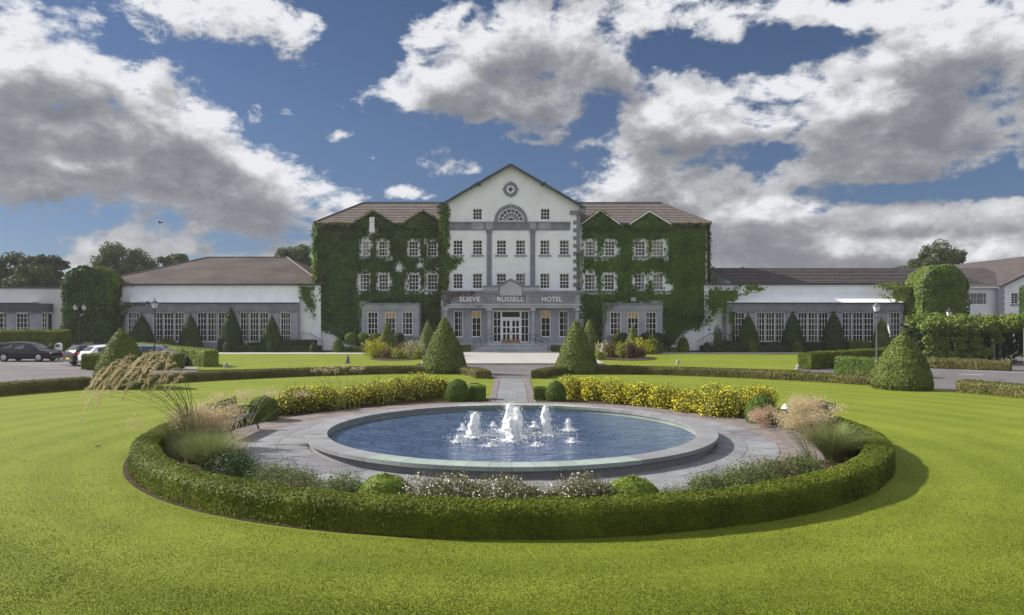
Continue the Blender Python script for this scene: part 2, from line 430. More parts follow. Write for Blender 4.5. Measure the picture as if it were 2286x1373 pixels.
def obj_np(name, chunks, mats, parent=None, loc=None, smooth=False):
    off = OFF.get(parent.name, Vector((0, 0, 0))) if parent is not None else Vector((0, 0, 0))
    if loc is not None: off = Vector(loc)
    ch = [(np.asarray(c[0]) - np.array(off), c[1], c[2] if len(c) > 2 else 0) for c in chunks]
    o = link(name, mesh_np(name, ch, smooth), parent, mats)
    if parent is None and loc is not None: o.location = loc; OFF[o.name] = Vector(loc)
    return o

class MB:
    def __init__(s): s.v = []; s.f = []; s.m = []
    def add(s, vs, fs, mi=0):
        n = len(s.v); s.v += [tuple(p) for p in vs]; s.f += [tuple(i + n for i in f) for f in fs]; s.m += [mi] * len(fs); return s
    def box(s, x0, x1, y0, y1, z0, z1, mi=0):
        return s.add([(x0, y0, z0), (x1, y0, z0), (x1, y1, z0), (x0, y1, z0), (x0, y0, z1), (x1, y0, z1), (x1, y1, z1), (x0, y1, z1)],
              [(0, 3, 2, 1), (4, 5, 6, 7), (0, 1, 5, 4), (1, 2, 6, 5), (2, 3, 7, 6), (3, 0, 4, 7)], mi)
    def prism(s, pts, y0, y1, mi=0):
        """polygon in XZ extruded from y0 to y1"""
        n = len(pts)
        vs = [(x, y0, z) for x, z in pts] + [(x, y1, z) for x, z in pts]
        fs = [tuple(range(n)), tuple(range(2 * n - 1, n - 1, -1))] + [(i, i + n, (i + 1) % n + n, (i + 1) % n) for i in range(n)]
        return s.add(vs, fs, mi)
    def flat(s, pts, z, mi=0):
        return s.add([(x, y, z) for x, y in pts], [tuple(range(len(pts)))], mi)
    def tube(s, pts, r, n=6, mi=0, cap=True):
        pts = [Vector(p) for p in pts]; R = r if hasattr(r, '__len__') else [r] * len(pts)
        vs = []; fs = []
        for i, p in enumerate(pts):
            t = (pts[min(i + 1, len(pts) - 1)] - pts[max(i - 1, 0)]).normalized()
            a = t.cross(Vector((0, 0, 1)) if abs(t.z) < .9 else Vector((1, 0, 0))).normalized(); b = t.cross(a)
            for k in range(n):
                w = 2 * math.pi * k / n; vs.append(p + (a * math.cos(w) + b * math.sin(w)) * R[i])
        for i in range(len(pts) - 1):
            for k in range(n):
                fs.append((i * n + k, i * n + (k + 1) % n, (i + 1) * n + (k + 1) % n, (i + 1) * n + k))
        if cap: fs += [tuple(range(n - 1, -1, -1)), tuple(range((len(pts) - 1) * n, len(pts) * n))]
        return s.add(vs, fs, mi)
    def lathe(s, prof, n=16, c=(0, 0, 0), mi=0):
        vs = []; fs = []
        for r, z in prof:
            for k in range(n):
                w = 2 * math.pi * k / n; vs.append((c[0] + r * math.cos(w), c[1] + r * math.sin(w), c[2] + z))
        for i in range(len(prof) - 1):
            for k in range(n):
                fs.append((i * n + k, i * n + (k + 1) % n, (i + 1) * n + (k + 1) % n, (i + 1) * n + k))
        fs += [tuple(range(n - 1, -1, -1)), tuple(range((len(prof) - 1) * n, len(prof) * n))]
        return s.add(vs, fs, mi)
    def ring(s, r0, r1, a0, a1, z0, z1, n=64, c=(0, 0), mi=0, open_=False):
        """annular sector with thickness (z0<z1)"""
        vs = []; fs = []
        for i in range(n + 1):
            a = a0 + (a1 - a0) * i / n; ca, sa = math.cos(a), math.sin(a)
            vs += [(c[0] + r0 * ca, c[1] + r0 * sa, z0), (c[0] + r1 * ca, c[1] + r1 * sa, z0), (c[0] + r1 * ca, c[1] + r1 * sa, z1), (c[0] + r0 * ca, c[1] + r0 * sa, z1)]
        for i in range(n):
            b = i * 4
            for k in range(4): fs.append((b + k, b + 4 + k, b + 4 + (k + 1) % 4, b + (k + 1) % 4))
        if not open_: fs += [(0, 1, 2, 3), (n * 4 + 3, n * 4 + 2, n * 4 + 1, n * 4)]
        return s.add(vs, fs, mi)
    def build(s, name, mats, parent=None, loc=None, smooth=False, off=None):
        if isinstance(mats, str): mats = [mats]
        o_ = off if off is not None else (OFF.get(parent.name, Vector((0, 0, 0))) if parent is not None else Vector((0, 0, 0)))
        if loc is not None: o_ = Vector(loc)
        me = bpy.data.meshes.new(name)
        me.from_pydata([(p[0] - o_[0], p[1] - o_[1], p[2] - o_[2]) for p in s.v], [], s.f)
        me.polygons.foreach_set('material_index', np.array(s.m, np.int32))
        if smooth: me.polygons.foreach_set('use_smooth', np.ones(len(s.f), bool))
        o = link(name, me, parent, mats)
        if parent is None and loc is not None: o.location = loc; OFF[o.name] = Vector(loc)
        return o
    def mesh(s, name, mats):
        me = bpy.data.meshes.new(name); me.from_pydata(s.v, [], s.f)
        me.polygons.foreach_set('material_index', np.array(s.m, np.int32))
        for m_ in ([mats] if isinstance(mats, str) else mats): me.materials.append(M[m_])
        return me

# ------------------------------------------------------------------ numpy noise
def _h(ix, iy, iz, seed):
    n = (ix * 374761393 + iy * 668265263 + iz * 2147483647 + seed * 974634777) & 0x7fffffff
    n = ((n ^ (n >> 13)) * 1274126177) & 0x7fffffff
    return ((n ^ (n >> 16)) & 0xffff) / 65535.0
def vn(p, scale, seed=0):
    p = np.asarray(p, float) * scale; i = np.floor(p).astype(np.int64); f = p - i; f = f * f * (3 - 2 * f)
    r = 0
    for a in (0, 1):
        for b in (0, 1):
            for c in (0, 1):
                w = (f[:, 0] if a else 1 - f[:, 0]) * (f[:, 1] if b else 1 - f[:, 1]) * (f[:, 2] if c else 1 - f[:, 2])
                r = r + w * _h(i[:, 0] + a, i[:, 1] + b, i[:, 2] + c, seed)
    return r
def fbm(p, scale, seed=0, oct_=3):
    r = 0; a = .5; t = 0
    for k in range(oct_): r = r + a * vn(p, scale * 2 ** k, seed + k); t += a; a *= .5
    return r / t
def unit(v): return v / np.maximum(np.linalg.norm(v, axis=1, keepdims=True), 1e-9)
def leaves(P, N, size, tilt=.6, aspect=.62, fold=.0):
    """one diamond-shaped leaf quad per point, facing roughly along N"""
    n = len(P); P = np.asarray(P, float)
    N = unit(unit(np.asarray(N, float)) + RNG.normal(0, tilt, (n, 3)))
    A = unit(np.cross(N, RNG.normal(0, 1, (n, 3)))); B = np.cross(N, A)
    s = size * RNG.uniform(.65, 1.3, (n, 1))
    V = np.stack([P - A * s * .5, P + B * s * aspect * .5 + N * s * .08, P + A * s * .5, P - B * s * aspect * .5 + N * s * .08], 1).reshape(-1, 3)
    return V, np.arange(4 * n).reshape(-1, 4)
def tri_leaves(P, N, size, tilt=.6, aspect=.5):
    n = len(P); N = unit(unit(np.asarray(N, float)) + RNG.normal(0, tilt, (n, 3)))
    A = unit(np.cross(N, RNG.normal(0, 1, (n, 3)))); B = np.cross(N, A); s = size * RNG.uniform(.65, 1.3, (n, 1))
    V = np.stack([P - B * s * aspect, P + B * s * aspect, P + A * s], 1).reshape(-1, 3)
    return V, np.arange(3 * n).reshape(-1, 3)

# ---- clipped solids of revolution (topiary)
def topiary(name, label, cat, loc, prof, matn, leaf, dens, group=None, wob=.04, seed=0, tilt=.5, parent=None, trunk=None, extra=None, sx=1.0):
    """prof: list of (r,z). one mesh = one object with its leaves; optional trunk part"""
    prof = np.array(prof, float)
    nr = 40; seg = []
    for i in range(len(prof) - 1):
        L = math.hypot(*(prof[i + 1] - prof[i])); k = max(1, int(L / .18)); seg += [prof[i] + (prof[i + 1] - prof[i]) * j / k for j in range(k)]
    seg.append(prof[-1]); seg = np.array(seg); m = len(seg)
    a = np.arange(nr) * 2 * math.pi / nr
    R = seg[:, 0][:, None] * np.ones(nr)[None]; Zz = seg[:, 1][:, None] * np.ones(nr)[None]
    X = R * np.cos(a) * sx; Y = R * np.sin(a)
    P = np.stack([X, Y, Zz], -1).reshape(-1, 3)
    nn = fbm(P + seed * 3.7, 1.6 / max(prof[:, 0].max(), .4), seed, 3)[:, None] - .5
    rad = unit(P * [1, 1, 0] + 1e-6)
    core = P + rad * nn * wob * 2.2 - rad * leaf * .35
    F_ = []
    for i in range(m - 1):
        j = np.arange(nr); F_.append(np.stack([i * nr + j, i * nr + (j + 1) % nr, (i + 1) * nr + (j + 1) % nr, (i + 1) * nr + j], 1))
    F_ = np.concatenate(F_)
    # area-weighted samples
    a0, b0, c0, d0 = (P + rad * nn * wob * 2.2)[F_].transpose(1, 0, 2)
    nrm = np.cross(c0 - a0, d0 - b0) * .5; ar = np.linalg.norm(nrm, axis=1)
    n = int(ar.sum() * dens); idx = RNG.choice(len(F_), n, p=ar / ar.sum())
    u, v = RNG.random((n, 1)), RNG.random((n, 1))
    pts = (a0[idx] * (1 - u) + b0[idx] * u) * (1 - v) + (d0[idx] * (1 - u) + c0[idx] * u) * v
    N = unit(nrm[idx]); cen = pts * [1, 1, 0]
    N = np.where((N * cen).sum(1, keepdims=True) < 0, -N, N)
    N[:, 2] = np.where((np.abs(cen).sum(1) < .05), 1, N[:, 2])
    pts = pts + N * RNG.normal(0, leaf * .28, (n, 1))
    pts[:, 2] = np.maximum(pts[:, 2], .02)
    LV, LF = leaves(pts, N, leaf, tilt)
    cap = np.array([list(range((m - 1) * nr, m * nr))])
    if parent is None and trunk is None:
        o = obj_np(name, [(core + np.array(loc), F_, 0), (core + np.array(loc), cap, 0), (LV + np.array(loc), LF, 0)], [matn], loc=loc)
        tag(o, label, cat, group); return o
    t = thing(name, label, cat, loc, group)
    o = obj_np('crown', [(core + np.array(loc), F_, 0), (core + np.array(loc), cap, 0), (LV + np.array(loc), LF, 0)], [matn], parent=t)
    mb = MB(); mb.tube([(loc[0], loc[1], loc[2]), (loc[0], loc[1], loc[2] + trunk)], .04, 6); mb.build('trunk', 'bark', t)
    return t
def dome_prof(r, h, n=9, p=2.2, foot=.85):
    out = [(r * foot, 0.0)]
    for i in range(1, n + 1):
        t = i / n; z = h * t; w = (1 - t ** p) ** (1 / 2.0)
        out.append((max(r * w * (foot + (1 - foot) * min(1, t * 3)), .01), z))
    return out
def cone_prof(r, h, bulge=.10, tip=.04, n=12):
    T = [(0, .92), (.06, 1.0), (.25, .91), (.5, .745), (.78, .40), (.93, .19), (1, .03)] if bulge >= .2 else [(0, .93), (.05, 1.0), (.25, .87), (.5, .67), (.75, .39), (.9, .19), (1, .03)]
    return [(max(r * float(np.interp(i / n, [a for a, _ in T], [b_ for _, b_ in T])), .01), h * i / n) for i in range(n + 1)]
def ball_prof(r, h, z0=0.0, n=10):
    out = []
    for i in range(n + 1):
        t = math.pi * i / n; out.append((max(r * math.sin(t) ** .8, .01), z0 + h * .5 * (1 - math.cos(t))))
    return out

# ---- hedge: swept box along a path
def hedge(name, label, path, width, height, matn, leaf, dens, closed=False, wob=.05, cat='hedge', group=None, seed=3, round_=.12, topmat=None, faces='both', ends=True, dens_fn=None):
    pts = np.array(path, float); n = len(pts)
    if closed: T = np.roll(pts, -1, 0) - np.roll(pts, 1, 0)
    else: T = np.gradient(pts, axis=0)
    T = unit(np.c_[T, np.zeros(n)])[:, :2]; Nn = np.c_[T[:, 1], -T[:, 0]]    # right-hand side
    w = width / 2; r_ = round_
    sec = [(-w, 0), (-w * 1.0, height * .5), (-w, height - r_), (-w + r_ * .4, height - r_ * .25), (-w + r_ * 1.3, height), (0, height + .01), (w - r_ * 1.3, height), (w - r_ * .4, height - r_ * .25), (w, height - r_), (w, height * .5), (w, 0)]
    S = np.array(sec); k = len(S)
    P = np.zeros((n, k, 3)); P[:, :, :2] = pts[:, None, :] + Nn[:, None, :] * S[None, :, 0:1]; P[:, :, 2] = S[None, :, 1]
    P = P.reshape(-1, 3)
    nz = fbm(P, 1.1, seed, 3)[:, None] - .5; nz2 = fbm(P, 3.5, seed + 5, 2)[:, None] - .5
    dirn = np.zeros((n, k, 3)); dirn[:, :, :2] = Nn[:, None, :] * np.sign(S[None, :, 0:1]) * (np.abs(S[None, :, 0:1]) > w * .6); dirn[:, 1:-1, 2] = (S[1:-1, 1] > height * .8)
    dirn = unit(dirn.reshape(-1, 3) + 1e-9)
    P = P + dirn * (nz * wob * 2 + nz2 * wob)
    F_ = []
    rng_ = n if closed else n - 1
    for i in range(rng_):
        j = np.arange(k - 1); a = i * k; b = ((i + 1) % n) * k
        F_.append(np.stack([a + j, a + j + 1, b + j + 1, b + j], 1))
    F_ = np.concatenate(F_)
    chunks = []
    core = P - dirn * leaf * .4
    chunks.append((core, F_, 0))
    ecap = None
    if not closed and ends:
        e1 = np.array([list(range(k))]); e2 = np.array([list(range((n - 1) * k, n * k))])
        chunks += [(core, e1, 0), (core, e2, 0)]
    a0, b0, c0, d0 = P[F_].transpose(1, 0, 2)
    nrm = np.cross(c0 - a0, d0 - b0) * .5; ar = np.linalg.norm(nrm, axis=1)
    cen = (a0 + b0 + c0 + d0) / 4
    wgt = ar * (dens_fn(cen) if dens_fn is not None else 1.0)
    m = int(wgt.sum() * dens); idx = RNG.choice(len(F_), m, p=wgt / wgt.sum())
    u, v = RNG.random((m, 1)), RNG.random((m, 1))
    q_ = (a0[idx] * (1 - u) + b0[idx] * u) * (1 - v) + (d0[idx] * (1 - u) + c0[idx] * u) * v
    N = unit(nrm[idx]); dd = dirn.reshape(-1, 3)[F_[idx][:, 0]] + dirn.reshape(-1, 3)[F_[idx][:, 1]]
    N = np.where((N * dd).sum(1, keepdims=True) < 0, -N, N)
    q_ = q_ + N * RNG.normal(0, leaf * .3, (m, 1)); 
    if not closed and ends:
        for e, sgn in ((0, -1), (n - 1, 1)):
            mm = int(width * height * dens); s = RNG.uniform(-w, w, (mm, 1)); z = RNG.uniform(0, height, (mm, 1))
            ep = np.c_[pts[e] + Nn[e] * s + T[e] * sgn * RNG.normal(0.01, leaf * .3, (mm, 1)), z]
            q_ = np.r_[q_, ep]; N = np.r_[N, np.repeat(np.array([[T[e][0] * sgn, T[e][1] * sgn, 0]]), mm, 0)]
    q_[:, 2] = np.maximum(q_[:, 2], .01)
    LV, LF = leaves(q_, N, leaf * 1.05, .36); chunks.append((LV, LF, 0))
    loc = (float(pts[:, 0].mean()), float(pts[:, 1].mean()), 0.0)
    o = obj_np(name, chunks, [matn], loc=loc)
    return tag(o, label, cat, group)

# ---- loose shrub: clumps of leaves, with optional flowers as a part
def shrub(name, label, loc, rx, ry, h, matn, leaf, n, flower=None, fsize=.05, fn=0, cat='shrub', group=None, lumps=7, z0=0.0, spiky=0.0, seed=0, topflower=False, stemcol=None):
    rs = np.random.default_rng(seed + 100)
    C = []
    for i in range(lumps):
        a = rs.uniform(0, 2 * math.pi); rr = math.sqrt(rs.random()) * .55
        C.append((rr * rx * math.cos(a), rr * ry * math.sin(a), z0 + h * rs.uniform(.30, .62), rs.uniform(.42, .62)))
    C.append((0, 0, z0 + h * .38, .72))
    for i in range(5): a = i * 1.26 + rs.uniform(0, 1); C.append((.42 * rx * math.cos(a), .42 * ry * math.sin(a), z0 + h * .20, .50))
    C = np.array(C)
    def samp(nn, inner=.55):
        i = rs.integers(0, len(C), nn); dv = unit(rs.normal(0, 1, (nn, 3)))
        rad = (inner + (1 - inner) * rs.random((nn, 1)) ** .6) * C[i][:, 3:4]
        p = C[i][:, :3] + dv * rad * np.array([[rx, ry, h * .62]])
        p = p + (fbm(p + seed, 3.0, seed, 2)[:, None] - .5) * dv * .25 * rx
        ok = (p[:, 2] > .02); return p[ok], dv[ok]
    p, N = samp(n)
    L = np.array(loc)
    ch = []
    core_r = .52
    th = thing(name, label, cat, loc, group) if flower else None
    # dark inner mass
    b = MB(); prof = [(core_r * max(math.sin(math.pi * i / 8), .02), .5 * (1 - math.cos(math.pi * i / 8))) for i in range(9)]
    b.lathe(prof, 12); cv = np.array(b.v) * [rx, ry, h * .55] + [0, 0, z0 + .01]
    cq = np.array([f for f in b.f if len(f) == 4]); ch.append((cv + L, cq, 0))
    V, F_ = leaves(p, N, leaf, .9); ch.append((V + L, F_, 0))
    if spiky > 0:
        sp, sN = samp(int(n * .12), .9); up = unit(sN + [0, 0, 1.2])
        t_ = sp + up * spiky * rs.random((len(sp), 1))
        for fr in (.35, .7, 1.0):
            V, F_ = leaves(sp + (t_ - sp) * fr, sN, leaf * .8, .9); ch.append((V + L, F_, 0))
    if flower:
        obj_np('foliage', ch, [matn], parent=th)
        fp, fN = samp(fn, .88)
        if topflower:
            k_ = rs.random(len(fp)) < np.clip((fp[:, 2] - z0) / h * 1.5, .12, 1); fp, fN = fp[k_], fN[k_]
        fp = fp + fN * leaf * .8
        V, F_ = leaves(fp, fN + [[0, -.4, .5]], fsize, .5, aspect=.95)
        o = obj_np('flower', [(V + L, F_, 0)], [flower], parent=th); o['kind'] = 'stuff'
        return th
    o = obj_np(name, ch, [matn], loc=loc)
    return tag(o, label, cat, group)

# ---- tree
def tree(name, label, loc, h, cr, ch_, matn, n, leaf, group=None, seed=0, trunk_h=None, lumps=30, lean=0.0):
    rs = np.random.default_rng(seed); t = thing(name, label, 'tree', loc, group)
    th = trunk_h if trunk_h else h - ch_ * .75
    mb = MB(); x, y, z = loc
    top = Vector((x + lean, y, z + th + ch_ * .3))
    mb.tube([(x, y, z), (x + lean * .3, y, z + th * .6), tuple(top)], [.035 * h, .028 * h, .015 * h], 7)
    C = []
    for i in range(lumps):
        a = rs.uniform(0, 2 * math.pi); e = rs.uniform(-.5, 1); rr = rs.uniform(.35, .8)
        c = np.array([lean + rr * cr * math.cos(a) * math.sqrt(max(0, 1 - (e * .75) ** 2)), rr * cr * math.sin(a) * .8, h - ch_ * .5 + e * ch_ * .34])
        C.append(np.r_[c, rs.uniform(.14, .34) * cr])
        mb.tube([tuple(Vector((x, y, z + th * rs.uniform(.55, 1)))), (x + c[0] * .5, y + c[1] * .5, z + c[2] * .5 + th * .45), (x + c[0], y + c[1], z + c[2])], [.014 * h, .009 * h, .004 * h], 5)
    C.append(np.r_[lean, 0, h - ch_ * .5, cr * .45]); C = np.array(C)
    mb.build('trunk', 'bark', t)
    i = rs.integers(0, len(C), n); dv = unit(rs.normal(0, 1, (n, 3)))
    rad = C[i][:, 3:4] * (.35 + .85 * rs.random((n, 1)) ** .9)
    p = C[i][:, :3] + dv * rad * [[1, 1, .8]]
    nz = fbm(p + seed, 1.6, seed, 3)
    k = nz > .40; p, dv = p[k], dv[k]
    V, F_ = leaves(p, dv, leaf, .8)
    obj_np('crown', [(V + np.array(loc), F_, 0)], [matn], parent=t)
    return t
# ================================================================== GROUND
HAZE = .0003
PC = (0.0, 20.26)          # centre of the pool and of the concentric garden
def struct(mb, name, mats, loc=None, parent=None):
    o = mb.build(name, mats, parent, loc=loc)
    if parent is None: o['kind'] = 'structure'
    return o
g_ = MB(); g_.box(-300, 300, -60, 400, -1.0, -.16)
struct(g_, 'ground', 'lawn')
g_ = MB(); g_.box(-90, 90, 24, 74.2, -.15, -.05)
struct(g_, 'road', 'asphalt')
# light summer haze
hz_ = MB().box(-310, 310, -70, 410, -2.0, 22.0); hm = bpy.data.materials.new('summer_haze'); hm.use_nodes = True; hm.node_tree.nodes.clear()
pv = hm.node_tree.nodes.new('ShaderNodeVolumePrincipled'); pv.inputs['Density'].default_value = HAZE; pv.inputs['Color'].default_value = (.93, .95, 1.0, 1); pv.inputs['Anisotropy'].default_value = .15
mo = hm.node_tree.nodes.new('ShaderNodeOutputMaterial'); hm.node_tree.links.new(pv.outputs[0], mo.inputs['Volume'])
ho_ = hz_.build('haze', [hm]); ho_['kind'] = 'stuff'
# lawn disc with a notch where the path leaves it
LC = (-0.5, 20.26); LR = 24.35
pts = []
for i in range(0, 141):
    a = math.radians(99.5 + (360 - 19) * i / 140); pts.append((LC[0] + LR * math.cos(a), LC[1] + LR * math.sin(a)))
pts += [(2.9, 42.9), (1.9, 41.6), (1.2, 39.25), (-1.2, 39.25), (-1.9, 41.6), (-2.9, 42.9)]
n_ = len(pts); g_ = MB()
g_.add([(x, y, 0) for x, y in pts] + [(x, y, -.12) for x, y in pts], [tuple(range(n_))] + [(i, i + n_, (i + 1) % n_ + n_, (i + 1) % n_) for i in range(n_)])
struct(g_, 'lawn', 'lawn')
for nm, P_ in (('lawn', [(-19.6, 45.6), (-14, 47.6), (-6.6, 50.0), (-6.6, 66.0), (-33.5, 66.0), (-20.8, 48.8)]),
               ('lawn', [(6.6, 50.0), (13, 48.0), (18.0, 45.8), (18.6, 48.2), (26.6, 56.5), (29.5, 66.0), (6.6, 66.0)])):
    g_ = MB(); n_ = len(P_)
    g_.add([(x, y, .03) for x, y in P_] + [(x, y, -.12) for x, y in P_], [tuple(range(n_))] + [(i, i + n_, (i + 1) % n_ + n_, (i + 1) % n_) for i in range(n_)])
    struct(g_, nm, 'lawn')
g_ = MB(); g_.box(-6.55, 6.55, 52.0, 69.1, -.12, .06); struct(g_, 'forecourt', 'paving_light')
g_ = MB(); g_.box(-6.7, 6.7, 51.85, 52.0, -.12, .075); struct(g_, 'kerb', 'kerb')
for a, b in ((-34, -6.58), (6.58, 31)):
    g_ = MB(); g_.box(a, b, 66.03, 69.1, -.12, .02); struct(g_, 'footpath', 'paving_light')
g_ = MB(); g_.box(-46, 46, 69.12, 74.0, -.12, .012); struct(g_, 'planting_bed', 'soil')
g_ = MB(); g_.flat([(-23.4, 45.2), (-20.2, 46.6), (-20.9, 49.2), (-27.5, 56), (-29.5, 56)], -.044); struct(g_, 'footpath', 'path_tan')
for c, rx, ry in (((-9.1, 59.0), 2.2, 3.6), ((9.2, 59.0), 2.4, 3.6)):
    g_ = MB(); g_.add([(c[0] + rx * math.cos(t * math.pi / 16), c[1] + ry * math.sin(t * math.pi / 16), .05) for t in range(32)], [tuple(range(32))]); struct(g_, 'flower_bed', 'soil')
# parking bay lines
def line(name, p, r, w=.1, z=-.044):
    p, r = Vector(p), Vector(r); n = (r - p).normalized(); n = Vector((-n.y, n.x)) * w / 2
    m_ = MB(); m_.flat([tuple(p - n), tuple(r - n), tuple(r + n), tuple(p + n)], z); return struct(m_, name, 'marking')
for a, b in (((-44, 53.5), (-35.5, 54.8)), ((-36.6, 52.4), (-33.6, 53.3)), ((-35.2, 51.7), (-32.2, 52.2)), ((-33, 50), (-30.6, 50.2)), ((-30.8, 48.3), (-28.4, 48.6)), ((-34.6, 53.8), (-32, 54))):
    line('road_marking', a, b, .12)
line('road_marking', (28.6, 46.6), (31.6, 43.9), .12); line('road_marking', (26.2, 42.9), (27.6, 42.9), .14); line('road_marking', (31.3, 46.2), (32.2, 45.6), .12)
# bed soil + pool surround
g_ = MB(); g_.ring(7.6, 9.42, 0, 2 * math.pi, -.1, .016, 128, (PC[0] - .13, PC[1] + .05), open_=True); struct(g_, 'planting_bed', 'soil')
g_ = MB(); g_.ring(7.0, 8.2, math.radians(205), math.radians(335), -.1, .020, 60, PC); struct(g_, 'planting_bed', 'soil')
# two soil aprons by the yellow shrubs at the back
surround = MB().ring(5.3, 6.96, 0, 2 * math.pi, -.1, .012, 128, PC, open_=True).build('pool_surround', 'slab2'); surround['kind'] = 'structure'
def sector_mesh(name, r0, r1, da, z0, z1, matn, n=4):
    b = MB(); b.ring(r0, r1, -da / 2, da / 2, z0, z1, n); return b.mesh(name, matn)
NS = 42
meshes = [[sector_mesh('paving_slab', r0, r1, 2 * math.pi / NS * .985 , .013, .034, mm) for mm in ('slab', 'slab2', 'slab')] for r0, r1 in ((5.46, 6.20), (6.212, 6.95))]
for row in range(2):
    for i in range(NS):
        o = bpy.data.objects.new('slab', meshes[row][random.choice((0, 0, 1, 2))]); COL.objects.link(o); o.parent = surround
        o.location = (PC[0], PC[1], random.uniform(-.002, .002)); o.rotation_euler = (0, 0, 2 * math.pi * (i + .5 * row) / NS)
# brown block paving: rings of small blocks, far too small to tell apart at this distance
b = MB()
for k in range(6):
    r0 = 6.965 + k * .205; nb = int(2 * math.pi * r0 / .21); 
    for i in range(nb):
        a = 2 * math.pi * (i + .5 * (k % 2)) / nb; deg = math.degrees(a) % 360
        if k > 0 and 205 < deg < 335: continue
        da = 2 * math.pi / nb * .94; b.ring(r0, r0 + .195, a - da / 2, a + da / 2, .0, .03 + random.uniform(-.002, .002), 1, PC)
pav = b.build('block_paving', 'paver'); pav['kind'] = 'stuff'
g_ = MB(); g_.ring(6.962, 8.2, math.radians(-25), math.radians(205), -.1, .022, 90, PC); struct(g_, 'paving_bedding', 'soil')
# path from pool to drive
path = MB().box(-.93, .93, 28.4, 39.5, -.1, .010).build('garden_path', 'slab2'); path['kind'] = 'structure'
sm = [MB().box(0, w_, 0, .435, .011, .032).mesh('path_slab', 'slab') for w_ in (.41, .63)]
y = 28.42; r = 0
while y < 39.0:
    x = -.63
    for w_ in ((1, 1) if r % 2 else (0, 0, 0)):
        wd = (.41, .63)[w_]
        o = bpy.data.objects.new('slab', sm[w_]); COL.objects.link(o); o.parent = path; o.location = (x + .003, y, random.uniform(-.002, .002)); x += wd + .008
    y += .445; r += 1
b = MB()
for sx in (-1, 1):
    for c in range(3):
        y = 28.42 + .1 * (c % 2)
        while y < 39.3:
            x0 = sx * (.655 + c * .095); b.box(min(x0, x0 + sx * .088), max(x0, x0 + sx * .088), y, y + .195, .011, .030); y += .204
o = b.build('brick_edging', 'paver', path); o['kind'] = 'stuff'

# ================================================================== POOL
pool = thing('fountain_pool', 'large round stone fountain pool with low grey coping in the middle of the garden', 'pool', (PC[0], PC[1], 0))
MB().ring(5.08, 5.38, 0, 2 * math.pi, -.05, .195, 128, PC, open_=True).build('basin_wall', 'coping', pool)
MB().ring(4.99, 5.08, 0, 2 * math.pi, -.05, .195, 128, PC, open_=True).build('basin_lining', 'basin', pool)
NC = 72
cs = [sector_mesh('coping_stone', 4.96, 5.50, 2 * math.pi / NC * .984, .197, .287, mm, 3) for mm in ('coping', 'coping_green')]
for i in range(NC):
    a = 2 * math.pi * (i + .5) / NC; dg = math.degrees(a)
    green = (235 < dg < 300) or (62 < dg < 112)
    o = bpy.data.objects.new('coping_stone', cs[1 if green else 0]); COL.objects.link(o); o.parent = pool
    o.location = (0, 0, random.uniform(-.0015, .0015)); o.rotation_euler = (0, 0, a)
g_ = MB(); vs = [(PC[0] + 5.0 * math.cos(2 * math.pi * i / 128), PC[1] + 5.0 * math.sin(2 * math.pi * i / 128)) for i in range(128)]
g_.flat(vs, .10); struct(g_, 'water', 'water')

def jet(px, base, top, r, label, seed, grp_='foaming water jets in the pool'):
    Y = F * (CH - .1) / (base - HZ); X = X_(px, Y); h = (base - top) * Y / F
    rs = np.random.default_rng(seed); loc = (X, Y, .10)
    prof = [(r * 1.5, 0), (r * 1.05, h * .06), (r * .95, h * .25), (r * .88, h * .5), (r * .78, h * .7), (r * .55, h * .88), (r * .2, h * .98), (.004, h)]
    m = 18; vs = []; 
    pr = []
    for i in range(len(prof) - 1):
        for j in range(4): pr.append((prof[i][0] + (prof[i + 1][0] - prof[i][0]) * j / 4, prof[i][1] + (prof[i + 1][1] - prof[i][1]) * j / 4))
    pr.append(prof[-1])
    P = np.array([[rr * math.cos(2 * math.pi * k / m), rr * math.sin(2 * math.pi * k / m), z] for rr, z in pr for k in range(m)])
    nz = fbm(P * [1, 1, .6] + seed, 20, seed, 3) - .5
    P[:, :2] *= (1 + nz[:, None] * 1.7)
    P[:, 0] += .04 * h * np.sin(P[:, 2] / max(h, .1) * 5 + seed)
    Fq = np.array([(i * m + k, i * m + (k + 1) % m, (i + 1) * m + (k + 1) % m, (i + 1) * m + k) for i in range(len(pr) - 1) for k in range(m)])
    nd = int(60 + 1500 * h); a = rs.uniform(0, 6.283, nd); rr = np.abs(rs.normal(0, 1, nd)) * r * 1.25; z = rs.random(nd) ** 1.5 * h * 1.02
    rr = rr * (1.5 - z / h) + r * .4
    dp = np.c_[rr * np.cos(a), rr * np.sin(a), z]; V, Fv = leaves(dp, rs.normal(0, 1, (nd, 3)), .020, 1, .8)
    ns = int(40 + 420 * h); a = rs.uniform(0, 6.283, ns); r2 = r * 1.2 + np.abs(rs.normal(0, 1, ns)) * (r * 1.5 + .03)
    sp = np.c_[r2 * np.cos(a), r2 * np.sin(a), rs.random(ns) * .02 + .004]; V2, F2 = leaves(sp, np.tile([0, 0, 1.0], (ns, 1)), .05, .15, .7)
    L = np.array(loc)
    o = obj_np('water_jet', [(P + L, Fq, 0), (V + L, Fv, 0), (V2 + L, F2, 0)], ['froth'], loc=loc, smooth=True)
    tag(o, label, 'water jet', grp_)
